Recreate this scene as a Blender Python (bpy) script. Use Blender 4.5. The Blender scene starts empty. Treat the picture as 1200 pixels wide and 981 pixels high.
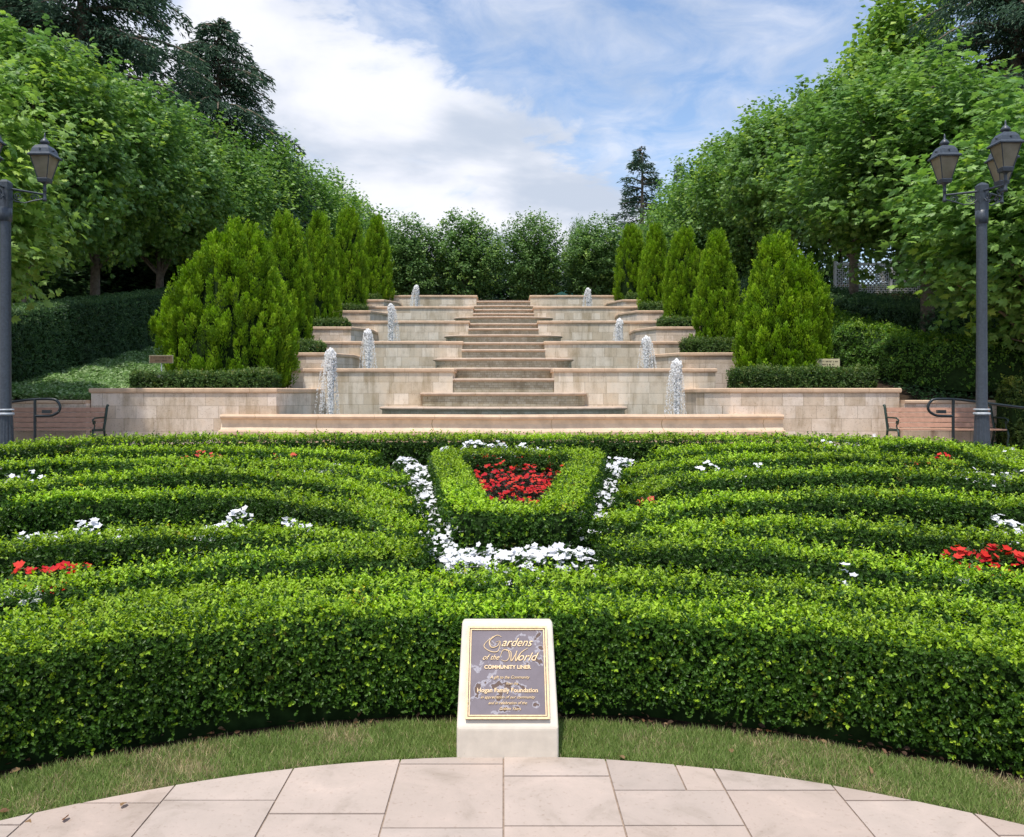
import bpy, bmesh, math, random
import numpy as np
from mathutils import Vector, Matrix

# ------------------------------------------------------------------ camera, sky, sun
S = bpy.context.scene
F, CX, HY, EYE = 950.0, 590.0, 462.0, 1.6          # focal px, axis px, horizon px (1200 wide photo), eye height
cam = bpy.data.cameras.new('camera'); camo = bpy.data.objects.new('camera', cam)
S.collection.objects.link(camo); S.camera = camo
camo.location = (0, 0, EYE); camo.rotation_euler = (math.radians(90), 0, 0)
cam.sensor_width = 36; cam.lens = F / 1200 * 36
cam.shift_x = 10 / 1200; cam.shift_y = -28.5 / 1200
cam.clip_start = 0.05; cam.clip_end = 3000

SUN_EL, SUN_AZ = math.radians(72), math.radians(206)   # azimuth clockwise from +Y
W = bpy.data.worlds.new('World'); S.world = W; W.use_nodes = True
def nodes_of(t): t.nodes.clear(); return t.nodes, t.links
N_, L_ = nodes_of(W.node_tree)
def nd(N, typ, **kw):
    n = N.new(typ)
    for k, v in kw.items():
        if k.startswith('i_'): n.inputs[int(k[2:])].default_value = v
        else: setattr(n, k, v)
    return n
def math_(N, L, op, a, b=None, c=None, clamp=False):
    n = N.new('ShaderNodeMath'); n.operation = op; n.use_clamp = clamp
    for i, v in enumerate((a, b, c)):
        if v is None: continue
        if isinstance(v, (int, float)): n.inputs[i].default_value = v
        else: L.new(v, n.inputs[i])
    return n.outputs[0]
def build_world():
    N, L = N_, L_
    sky = nd(N, 'ShaderNodeTexSky', sky_type='NISHITA', sun_disc=False)
    sky.sun_elevation = SUN_EL; sky.sun_rotation = SUN_AZ; sky.air_density = 1.0; sky.dust_density = 0.6; sky.ozone_density = 1.4
    tc = nd(N, 'ShaderNodeTexCoord')
    sp = nd(N, 'ShaderNodeSeparateXYZ'); L.new(tc.outputs['Generated'], sp.inputs[0])
    z = math_(N, L, 'ADD', sp.outputs[2], 0.22)
    z = math_(N, L, 'MAXIMUM', z, 0.05)
    u = math_(N, L, 'DIVIDE', sp.outputs[0], z); v = math_(N, L, 'DIVIDE', sp.outputs[1], z)
    cb = nd(N, 'ShaderNodeCombineXYZ'); L.new(u, cb.inputs[0]); L.new(v, cb.inputs[1])
    def noise(scale, det, rough, off, dist=0.0):
        mp = nd(N, 'ShaderNodeMapping'); mp.inputs[1].default_value = off; L.new(cb.outputs[0], mp.inputs[0])
        n = nd(N, 'ShaderNodeTexNoise'); n.inputs['Scale'].default_value = scale; n.inputs['Detail'].default_value = det
        n.inputs['Roughness'].default_value = rough; n.inputs['Distortion'].default_value = dist
        L.new(mp.outputs[0], n.inputs['Vector']); return n.outputs[0]
    big = noise(1.1, 3, 0.5, (3.1, 1.7, 0.4))
    fine = noise(2.6, 8, 0.58, (0.2, 4.4, 2.0), 0.35)
    wisp = noise(6.0, 7, 0.62, (7.2, 0.3, 1.0), 0.6)
    # cover: heavy over the stairs and to the left, thin towards the upper right
    edge = math_(N, L, 'MULTIPLY_ADD', fine, 1.5, u)
    edge = math_(N, L, 'MULTIPLY_ADD', big, 0.5, edge)
    edge = math_(N, L, 'MULTIPLY_ADD', sp.outputs[2], 3.0, edge)
    er = nd(N, 'ShaderNodeMapRange'); er.interpolation_type = 'SMOOTHSTEP'; L.new(edge, er.inputs[0])
    er.inputs[1].default_value = 2.16; er.inputs[2].default_value = 1.96; er.inputs[3].default_value = 0.02; er.inputs[4].default_value = 0.34
    cov = er.outputs[0]
    low = math_(N, L, 'MULTIPLY_ADD', sp.outputs[2], -0.85, 0.30)
    cov = math_(N, L, 'ADD', cov, low)
    d = math_(N, L, 'MULTIPLY_ADD', fine, 1.1, cov)
    d = math_(N, L, 'MULTIPLY_ADD', big, 0.7, d)
    mr = nd(N, 'ShaderNodeMapRange'); mr.interpolation_type = 'SMOOTHSTEP'
    L.new(d, mr.inputs[0]); mr.inputs[1].default_value = 0.98; mr.inputs[2].default_value = 1.26
    w2 = nd(N, 'ShaderNodeMapRange'); L.new(wisp, w2.inputs[0]); w2.inputs[1].default_value = 0.34; w2.inputs[2].default_value = 0.70
    w2.inputs[4].default_value = 0.62
    m = math_(N, L, 'MAXIMUM', mr.outputs[0], w2.outputs[0], clamp=True)
    # the cloud's own brightness: white fringe, bluish grey body
    body = noise(1.9, 6, 0.5, (5.5, 2.2, 3.3), 0.2)
    b2 = nd(N, 'ShaderNodeMapRange'); b2.interpolation_type = 'SMOOTHSTEP'
    L.new(body, b2.inputs[0]); b2.inputs[1].default_value = 0.40; b2.inputs[2].default_value = 0.60
    mix = nd(N, 'ShaderNodeMix', data_type='RGBA')
    L.new(b2.outputs[0], mix.inputs[0]); mix.inputs[6].default_value = (0.40, 0.45, 0.54, 1); mix.inputs[7].default_value = (0.66, 0.67, 0.72, 1)
    bs = nd(N, 'ShaderNodeBackground'); L.new(sky.outputs[0], bs.inputs[0]); bs.inputs[1].default_value = 0.14
    bc = nd(N, 'ShaderNodeBackground'); L.new(mix.outputs[2], bc.inputs[0]); bc.inputs[1].default_value = 1.0
    ms = nd(N, 'ShaderNodeMixShader'); L.new(m, ms.inputs[0]); L.new(bs.outputs[0], ms.inputs[1]); L.new(bc.outputs[0], ms.inputs[2])
    out = nd(N, 'ShaderNodeOutputWorld'); L.new(ms.outputs[0], out.inputs[0])
build_world()

sl = bpy.data.lights.new('sun', 'SUN'); slo = bpy.data.objects.new('sun', sl); S.collection.objects.link(slo)
sl.energy = 2.75; sl.angle = math.radians(1.5); sl.color = (1.0, 0.95, 0.87)
sd = Vector((math.sin(SUN_AZ) * math.cos(SUN_EL), math.cos(SUN_AZ) * math.cos(SUN_EL), math.sin(SUN_EL)))
slo.rotation_euler = sd.to_track_quat('Z', 'Y').to_euler()
S.render.engine = 'CYCLES'
S.view_settings.view_transform = 'Standard'; S.view_settings.look = 'None'
S.view_settings.exposure = 0.6; S.view_settings.gamma = 1
S.cycles.max_bounces = 8; S.cycles.transparent_max_bounces = 8; S.cycles.diffuse_bounces = 6; S.cycles.glossy_bounces = 2
S.cycles.transmission_bounces = 6; S.cycles.caustics_reflective = False; S.cycles.caustics_refractive = False

# ------------------------------------------------------------------ helpers
C = S.collection
rng = np.random.default_rng(7); random.seed(7)
PI = math.pi; R = math.radians

def tag(o, label=None, cat=None, group=None, kind=None):
    if label: o['label'] = label
    if cat: o['category'] = cat
    if group: o['group'] = group
    if kind: o['kind'] = kind
    return o
def thing(name, label, cat, loc=(0, 0, 0), rz=0, group=None):
    o = bpy.data.objects.new(name, None); C.objects.link(o); o.empty_display_size = 0.2
    o.location = loc; o.rotation_euler = (0, 0, rz)
    return tag(o, label, cat, group)
def put(name, me, parent=None, loc=None):
    o = bpy.data.objects.new(name, me); C.objects.link(o)
    if parent: o.parent = parent
    if loc: o.location = loc
    return o
def copy_tree(o, parent=None):
    c = o.copy(); C.objects.link(c)
    if parent: c.parent = parent
    for ch in list(o.children): copy_tree(ch, c)
    return c

def material(name, rough=0.6, spec=0.3):
    m = bpy.data.materials.new(name); m.use_nodes = True
    N, L = m.node_tree.nodes, m.node_tree.links
    b = N['Principled BSDF']; b.inputs['Roughness'].default_value = rough; b.inputs['Specular IOR Level'].default_value = spec
    return m, N, L, b
def tex(N, L, kind, scale, coord='Object', det=4, rough=0.55, mapping=None):
    tc = nd(N, 'ShaderNodeTexCoord'); mp = nd(N, 'ShaderNodeMapping')
    L.new(tc.outputs[coord], mp.inputs[0])
    if mapping: mp.inputs[3].default_value = mapping
    n = N.new(kind); L.new(mp.outputs[0], n.inputs['Vector']); n.inputs['Scale'].default_value = scale
    if kind == 'ShaderNodeTexNoise':
        n.inputs['Detail'].default_value = det; n.inputs['Roughness'].default_value = rough
    return n
def ramp(N, L, src, stops):
    r = N.new('ShaderNodeValToRGB'); e = r.color_ramp.elements
    while len(e) < len(stops): e.new(0.5)
    for i, (p, c) in enumerate(stops): e[i].position = p; e[i].color = (*c, 1)
    L.new(src, r.inputs[0]); return r.outputs[0]
def bump(N, L, b, h, strength=0.3, dist=0.01):
    n = N.new('ShaderNodeBump'); n.inputs['Strength'].default_value = strength; n.inputs['Distance'].default_value = dist
    L.new(h, n.inputs['Height']); L.new(n.outputs[0], b.inputs['Normal']); return n
def simple(name, c, rough=0.5, spec=0.4, metal=0.0, var=0.25, scale=20, bmp=0.15):
    m, N, L, b = material(name, rough, spec)
    n = tex(N, L, 'ShaderNodeTexNoise', scale)
    lo = tuple(x * (1 - var) for x in c); hi = tuple(min(1, x * (1 + var)) for x in c)
    L.new(ramp(N, L, n.outputs[0], [(0.3, lo), (0.7, hi)]), b.inputs['Base Color'])
    b.inputs['Metallic'].default_value = metal
    if bmp: bump(N, L, b, n.outputs[0], bmp, 0.005)
    return m
def leaf_mat(name, trans=0.3, rough=0.45, spec=0.35):
    m, N, L, b = material(name, rough, spec)
    at = nd(N, 'ShaderNodeAttribute'); at.attribute_name = 'col'
    L.new(at.outputs['Color'], b.inputs['Base Color'])
    tr = nd(N, 'ShaderNodeBsdfTranslucent')
    hs = nd(N, 'ShaderNodeHueSaturation'); hs.inputs['Value'].default_value = 1.4; hs.inputs['Saturation'].default_value = 1.1
    L.new(at.outputs['Color'], hs.inputs['Color']); L.new(hs.outputs[0], tr.inputs[0])
    mx = nd(N, 'ShaderNodeMixShader'); mx.inputs[0].default_value = trans
    L.new(b.outputs[0], mx.inputs[1]); L.new(tr.outputs[0], mx.inputs[2])
    L.new(mx.outputs[0], N['Material Output'].inputs[0])
    return m

M = {}
M['leaf'] = leaf_mat('leaf', 0.33)
M['needle'] = leaf_mat('needle', 0.22, 0.6, 0.2)
M['petal'] = leaf_mat('petal', 0.25, 0.6, 0.15)
M['blade'] = leaf_mat('grass_blade', 0.3, 0.6, 0.2)
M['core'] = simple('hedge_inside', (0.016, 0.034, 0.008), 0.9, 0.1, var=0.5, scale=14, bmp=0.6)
M['bark'] = simple('bark', (0.17, 0.135, 0.10), 0.9, 0.1, var=0.4, scale=9, bmp=0.8)
M['soil'] = simple('soil', (0.045, 0.028, 0.018), 0.95, 0.1, var=0.5, scale=30, bmp=1.0)
M['iron'] = simple('grey_painted_iron', (0.055, 0.068, 0.085), 0.42, 0.5, var=0.25, scale=30)
M['green_iron'] = simple('green_cast_iron', (0.010, 0.032, 0.022), 0.4, 0.5, scale=30)
M['rail'] = simple('dark_rail_paint', (0.022, 0.03, 0.034), 0.35, 0.5)
M['slat'] = simple('bench_slat_wood', (0.47, 0.27, 0.19), 0.6, 0.3, var=0.15, scale=12)
M['glass'] = None

class Acc:
    """collects vertices, faces and colours of one mesh"""
    def __init__(s): s.v = []; s.c = []; s.f = []; s.n = 0; s.m = []; s.sm = []
    def add(s, V, Fs, col=(1, 1, 1), mi=0, smooth=False):
        V = np.asarray(V, float).reshape(-1, 3); s.v.append(V)
        col = np.asarray(col, float)
        if col.ndim == 1: col = np.tile(col, (len(V), 1))
        s.c.append(col)
        Fs = np.asarray(Fs, int)
        s.f.append(Fs + s.n); s.m.append(np.full(len(Fs), mi)); s.sm.append(np.full(len(Fs), smooth)); s.n += len(V)
    def box(s, x0, x1, y0, y1, z0, z1, mi=0):
        V = [(x, y, z) for z in (z0, z1) for x, y in ((x0, y0), (x1, y0), (x1, y1), (x0, y1))]
        s.add(V, [(3, 2, 1, 0), (4, 5, 6, 7), (0, 1, 5, 4), (1, 2, 6, 5), (2, 3, 7, 6), (3, 0, 4, 7)], mi=mi)
    def obox(s, a, b, w, h, up=(0, 0, 1), mi=0):
        a = Vector(a); b = Vector(b); d = (b - a).normalized(); up = Vector(up)
        sd_ = d.cross(up)
        if sd_.length < 1e-4: sd_ = d.cross(Vector((1, 0, 0)))
        sd_.normalize(); u = sd_.cross(d).normalized()
        V = []
        for p in (a, b):
            for x, y in ((-1, -1), (1, -1), (1, 1), (-1, 1)): V.append(p + sd_ * x * w / 2 + u * y * h / 2)
        s.add([tuple(p) for p in V], [(3, 2, 1, 0), (4, 5, 6, 7), (0, 1, 5, 4), (1, 2, 6, 5), (2, 3, 7, 6), (3, 0, 4, 7)], mi=mi)
    def tube(s, pts, rad, n=8, mi=0, smooth=True, cap=True, col=(1, 1, 1)):
        pts = [Vector(p) for p in pts]
        if isinstance(rad, (int, float)): rad = [rad] * len(pts)
        V = []; ref = None
        for i, p in enumerate(pts):
            t = (pts[min(i + 1, len(pts) - 1)] - pts[max(i - 1, 0)]).normalized()
            if ref is None: ref = t.orthogonal().normalized()
            ref = (ref - t * ref.dot(t)).normalized(); bi = t.cross(ref)
            for k in range(n):
                a = 2 * PI * k / n; V.append(tuple(p + (ref * math.cos(a) + bi * math.sin(a)) * rad[i]))
        Fs = [(i * n + k, i * n + (k + 1) % n, (i + 1) * n + (k + 1) % n, (i + 1) * n + k) for i in range(len(pts) - 1) for k in range(n)]
        s.add(V, Fs, col, mi, smooth)
        if cap:
            for i in (0, len(pts) - 1):
                ring = V[i * n:(i + 1) * n]; c = tuple(pts[i])
                s.add(ring + [c], [(k, (k + 1) % n, n) if i else ((k + 1) % n, k, n) for k in range(n)], col, mi)
    def lathe(s, prof, n=16, at=(0, 0, 0), mi=0, smooth=True, sq=False, flute=0.0):
        V = []
        for r, z in prof:
            for k in range(n):
                a = 2 * PI * (k + (0.5 if sq else 0)) / n
                rr = r * (1 + (flute if k % 2 else 0))
                V.append((at[0] + rr * math.cos(a), at[1] + rr * math.sin(a), at[2] + z))
        m_ = len(prof)
        Fs = [(i * n + k, i * n + (k + 1) % n, (i + 1) * n + (k + 1) % n, (i + 1) * n + k) for i in range(m_ - 1) for k in range(n)]
        s.add(V, Fs, mi=mi, smooth=smooth)
    def prism(s, poly, z0, z1, mi=0, bottom=False):
        """horizontal polygon (list of x, y, counter-clockwise) extruded upward"""
        n = len(poly); V = [(x, y, z0) for x, y in poly] + [(x, y, z1) for x, y in poly]
        s.add(V, [(i, (i + 1) % n, n + (i + 1) % n, n + i) for i in range(n)], mi=mi)
        s.ngon([(x, y, z1) for x, y in poly], mi)
    def ngon(s, V, mi=0):
        s.v.append(np.asarray(V, float)); s.c.append(np.ones((len(V), 3)))
        s.f.append(np.arange(s.n, s.n + len(V))[None, :]); s.m.append(np.array([mi])); s.sm.append(np.array([False])); s.n += len(V)
    def mesh(s, name, mats, shift=(0, 0, 0)):
        me = bpy.data.meshes.new(name)
        V = np.concatenate(s.v) - np.asarray(shift, float)
        me.vertices.add(len(V)); me.vertices.foreach_set('co', V.astype(np.float32).ravel())
        li = np.concatenate([f.ravel() for f in s.f]); cnt = np.concatenate([np.full(len(f), f.shape[1]) for f in s.f])
        me.loops.add(len(li)); me.loops.foreach_set('vertex_index', li.astype(np.int32))
        me.polygons.add(len(cnt)); st = np.concatenate([[0], np.cumsum(cnt)[:-1]])
        me.polygons.foreach_set('loop_start', st.astype(np.int32))
        if not isinstance(mats, (list, tuple)): mats = [mats]
        for m in mats: me.materials.append(m)
        me.polygons.foreach_set('material_index', np.concatenate(s.m).astype(np.int32))
        me.update(calc_edges=True)
        me.polygons.foreach_set('use_smooth', np.concatenate(s.sm))
        at = me.attributes.new('col', 'FLOAT_COLOR', 'POINT')
        cc = np.concatenate(s.c); at.data.foreach_set('color', np.hstack([cc, np.ones((len(cc), 1))]).astype(np.float32).ravel())
        return me
    def build(s, name, mats, parent=None, shift=(0, 0, 0), loc=None): return put(name, s.mesh(name, mats, shift), parent, loc)

def unit(v): return v / (np.linalg.norm(v, axis=-1, keepdims=True) + 1e-9)
T_KITE = (np.array([(0, 0, 0), (.45, .5, .09), (1, 0, -.04), (.45, -.5, .09)]), np.array([(0, 1, 2, 3)]))
T_OVAL = (np.array([(0, 0, 0), (.3, .44, .1), (.72, .4, .1), (1, 0, -.05), (.72, -.4, .1), (.3, -.44, .1)]), np.array([(0, 1, 2, 3), (0, 3, 4, 5)]))
_mo = [(0, 0), (.02, .28), (.30, .56), (.36, .30), (.66, .52), (.62, .22), (1.0, 0), (.62, -.22), (.66, -.52), (.36, -.30), (.30, -.56), (.02, -.28)]
T_MAPLE = (np.array([(.32, 0, .05)] + [(a, s_, -.10 * abs(s_) * 2 - (.12 if a == 1 else 0)) for a, s_ in _mo]),
           np.array([(0, 1 + i, 1 + (i + 1) % 12) for i in range(12)]))
_fo = []
for _k in range(10):
    _a = 2 * PI * _k / 10; _r = .5 if _k % 2 == 0 else .36
    _fo.append((_r * math.cos(_a), _r * math.sin(_a), .05 if _k % 2 == 0 else .0))
T_FLOWER = (np.array([(0, 0, 0)] + _fo), np.array([(0, 1 + i, 1 + (i + 1) % 10) for i in range(10)]))
T_TRI = (np.array([(0, .5, 0), (0, -.5, 0), (1, 0, .12)]), np.array([(0, 1, 2)]))

def leaves(acc, P, A, Nn, L, Wd, col, tmpl, mi=0):
    tv, tf = tmpl; n = len(P)
    A = unit(A); Sd = unit(np.cross(A, Nn)); Nn = np.cross(Sd, A)
    L = np.broadcast_to(L, n)[:, None, None]; Wd = np.broadcast_to(Wd, n)[:, None, None]
    V = P[:, None, :] + A[:, None, :] * tv[None, :, 0:1] * L + Sd[:, None, :] * tv[None, :, 1:2] * Wd + Nn[:, None, :] * tv[None, :, 2:3] * L
    Fs = tf[None] + (np.arange(n) * len(tv))[:, None, None]
    c = np.repeat(col, len(tv), axis=0)
    acc.add(V.reshape(-1, 3), Fs.reshape(-1, tf.shape[1]), c, mi)

def wob(P, f, seed=0):
    """cheap smooth 3-D noise in about -1..1"""
    r = np.random.default_rng(seed); o = np.zeros(len(P))
    for k in range(4):
        d = r.normal(size=3); d /= np.linalg.norm(d); o += np.sin(P @ d * f * (1 + .6 * k) + r.uniform(0, 6.28)) / (1 + .5 * k)
    return o / 2.3

def catmull(pts, step=0.08, closed=False):
    P = [np.array(p, float) for p in pts]; n = len(P); out = []
    rngi = range(n if closed else n - 1)
    for i in rngi:
        if closed: a, b, c, d = P[(i - 1) % n], P[i], P[(i + 1) % n], P[(i + 2) % n]
        else: a, b, c, d = P[max(i - 1, 0)], P[i], P[i + 1], P[min(i + 2, n - 1)]
        k = max(2, int(np.linalg.norm(c - b) / step))
        for t in np.arange(k) / k:
            out.append(.5 * (2 * b + (c - a) * t + (2 * a - 5 * b + 4 * c - d) * t * t + (3 * b - a - 3 * c + d) * t ** 3))
    if not closed: out.append(P[-1])
    return np.array(out)

def ground(x, y):
    x = np.asarray(x, float); y = np.asarray(y, float)
    base = .45 * np.clip((y - 4) / 8, 0, 1)
    left = 1.42 + .172 * (y - 17.4) + .05 * np.clip(-x - 9, 0, 8)
    right = 1.42 + .235 * (y - 17.4) + .10 * np.clip(x - 9.5, 0, 6)
    side = np.where(x < 0, left, right)
    side = np.maximum(side, 6.1 * np.clip((y - 33) / 12, 0, 1)); side = np.minimum(side, 6.6)
    mid = np.where(y > 38.5, 6.1, .45 + .27 * (y - 17.4) - .75)
    mid = np.where(y < 38.5, np.clip(mid, .3, 5.0), mid)
    t = np.clip((np.abs(x) - 8.3) / .35, 0, 1)
    up = mid * (1 - t) + side * t
    k = np.clip((y - 17.34) / .12, 0, 1)
    return base * (1 - k) + up * k
def g1(x, y): return float(ground(x, y))
def at_top(px, py, h):
    """the point of a surface h above the ground that the pixel of the photo shows"""
    d = 8.0
    for _ in range(200):
        x = (px - CX) * d / F
        nd_ = (EYE - g1(x, min(d, 17)) - h) * F / (py - HY); d = .6 * d + .4 * min(nd_, 16.2)
    return ((px - CX) * d / F, d)

# box hedge: clipped ribbon of sprigs over a dark twiggy core
SHADE_GREENS = np.array([(.036, .092, .010), (.048, .115, .012), (.066, .145, .016)])  # leaves of the hedge faces, darkened to paint in their shade
YOUNG_LIT = np.array([(.34, .50, .035), (.40, .56, .05), (.27, .43, .03)])  # new growth on the tops, also brightened as if sunlit
def hedge_profile(u, w, h, r):
    """u in 0..1 along left side - top - right side; returns offset, height, normal (side, up)"""
    T = 2 * h + w; s = u * T
    o = np.where(s < h, -w / 2, np.where(s > h + w, w / 2, s - h - w / 2))
    z = np.where(s < h, s, np.where(s > h + w, T - s, h))
    ns = np.where(s < h, -1., np.where(s > h + w, 1., 0.)); nu = np.where((s >= h) & (s <= h + w), 1., 0.)
    cx = np.sign(o) * (w / 2 - r); cz = h - r
    m = (np.abs(o) > w / 2 - r) & (z > cz)
    do, dz = o - cx, z - cz; ln = np.sqrt(do ** 2 + dz ** 2) + 1e-6
    o = np.where(m, cx + do / ln * r, o); z = np.where(m, cz + dz / ln * r, z)
    ns = np.where(m, do / ln, ns); nu = np.where(m, dz / ln, nu)
    return o, z, ns, nu
def hedge(name, label, pts, w, h, leaf, dens, closed=False, smooth=True, group=None, seed=0, greens=SHADE_GREENS, young=YOUNG_LIT,
          base=None, tmpl=T_KITE, spr=5, lump=.02, cat='hedge', shoot=1.0, youngtop=.85, gap=.06, asp=.6, rnd=.09, sidey=.01):
    r_ = np.random.default_rng(seed + 100)
    C2 = catmull(pts, .12, closed) if smooth else catmull_lin(pts, closed)
    if closed: C2 = np.vstack([C2, C2[:1]])
    seg = np.linalg.norm(np.diff(C2, axis=0), axis=1); cum = np.concatenate([[0], np.cumsum(seg)]); Lt = cum[-1]
    tan = np.gradient(C2, axis=0)
    if closed: tan[0] = tan[-1] = C2[1] - C2[-2]
    tan = unit(tan); nor = np.stack([-tan[:, 1], tan[:, 0]], 1)
    zf = (lambda x, y: ground(x, y)) if base is None else base
    def place(s, o, z):
        X = np.interp(s, cum, C2[:, 0]); Y = np.interp(s, cum, C2[:, 1])
        nx = np.interp(s, cum, nor[:, 0]); ny = np.interp(s, cum, nor[:, 1])
        x = X + nx * o; y = Y + ny * o
        return np.stack([x, y, zf(X, Y) + z], 1), nx, ny
    acc = Acc()
    # core
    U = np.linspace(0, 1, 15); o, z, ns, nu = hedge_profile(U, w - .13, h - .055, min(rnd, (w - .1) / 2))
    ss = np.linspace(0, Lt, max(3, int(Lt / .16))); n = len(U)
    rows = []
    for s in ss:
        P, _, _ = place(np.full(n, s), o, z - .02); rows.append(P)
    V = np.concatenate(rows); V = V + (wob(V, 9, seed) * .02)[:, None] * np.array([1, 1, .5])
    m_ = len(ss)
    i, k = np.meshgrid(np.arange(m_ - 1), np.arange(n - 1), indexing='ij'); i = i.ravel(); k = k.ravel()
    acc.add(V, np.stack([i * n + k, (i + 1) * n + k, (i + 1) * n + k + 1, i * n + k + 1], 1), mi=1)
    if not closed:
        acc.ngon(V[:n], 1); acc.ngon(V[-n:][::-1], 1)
    # sprigs
    A_ = Lt * (2 * h + w); ns_ = int(A_ * dens / spr)
    s = r_.uniform(0, Lt, ns_); u = r_.uniform(0, 1, ns_)
    o, z, a, b = hedge_profile(u, w, h, rnd)
    P, nx, ny = place(s, o, z)
    Nn = np.stack([nx * a, ny * a, b], 1)
    if not closed:
        ne = int(2 * w * h * dens / spr) + 4
        se = np.where(r_.random(ne) < .5, 0., Lt); oe = r_.uniform(-w / 2, w / 2, ne); ze = r_.uniform(0, h, ne)
        Pe, nx2, ny2 = place(se, oe, ze); sg = np.where(se == 0, -1., 1.)
        Ne = np.stack([ny2 * sg, -nx2 * sg, np.full(ne, .1)], 1)
        P = np.vstack([P, Pe]); Nn = np.vstack([Nn, Ne]); z = np.concatenate([z, ze]); b = np.concatenate([b, np.zeros(ne)])
    keep = z > gap + r_.uniform(-.04, .05, len(z)) + .045 * wob(P, 3.3, seed + 77) * (gap > .05); P = P[keep]; Nn = Nn[keep]; z = z[keep]; b = b[keep]; n = len(P)
    lum = wob(P, 4.5, seed) * lump + wob(P, 13, seed + 5) * lump * .5
    P = P + Nn * (lum + r_.normal(0, .012, n))[:, None]
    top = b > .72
    long = top & (r_.random(n) < .20)
    P[:, 2] += np.where(long, r_.uniform(.01, .07, n) * shoot, 0) + np.where(top, r_.uniform(0, .02, n) * shoot, 0)
    dirn = unit(Nn + r_.normal(0, .35, (n, 3)) + np.array([0, 0, .35]))
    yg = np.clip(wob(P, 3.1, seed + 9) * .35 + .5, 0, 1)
    isy = r_.random(n) < np.where(top, youngtop * (.55 + .45 * yg), sidey + .10 * yg * (z / h))  # light colour mostly on top, dark on faces: box hedge shading in colour
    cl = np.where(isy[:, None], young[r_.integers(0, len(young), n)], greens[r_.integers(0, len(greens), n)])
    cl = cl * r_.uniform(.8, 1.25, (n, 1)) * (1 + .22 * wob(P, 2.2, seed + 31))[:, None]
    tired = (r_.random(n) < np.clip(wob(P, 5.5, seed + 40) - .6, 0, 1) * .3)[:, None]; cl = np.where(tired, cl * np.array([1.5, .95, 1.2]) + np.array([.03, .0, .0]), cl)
    # leaves of every sprig
    Pp = np.repeat(P, spr, 0); D = np.repeat(dirn, spr, 0); cc = np.repeat(cl, spr, 0) * r_.uniform(.85, 1.18, (n * spr, 1))
    rad = unit(np.cross(D, r_.normal(size=(n * spr, 3))))
    ax = unit(D * r_.uniform(.25, 1.0, (n * spr, 1)) + rad * .9)
    nrm = unit(D - rad * .5 + r_.normal(0, .2, D.shape))
    Pp = Pp + D * r_.uniform(-leaf * 1.1, leaf * .9, (n * spr, 1))
    sz = leaf * r_.uniform(.7, 1.2, n * spr)
    leaves(acc, Pp, ax, nrm, sz, sz * asp, cc, tmpl)
    c0 = C2[len(C2) // 2]; sh = (c0[0], c0[1], float(zf(c0[0], c0[1])))
    ob = acc.build(name, [M['leaf'], M['core']], shift=sh, loc=sh)
    return tag(ob, label, cat, group)
def catmull_lin(pts, closed):
    P = [np.array(p, float) for p in pts]
    if closed: P = P + [P[0]]
    out = []
    for a, b in zip(P[:-1], P[1:]):
        k = max(1, int(np.linalg.norm(b - a) / .12))
        out += [a + (b - a) * t / k for t in range(k)]
    if not closed: out.append(P[-1])
    return np.array(out)
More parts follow.
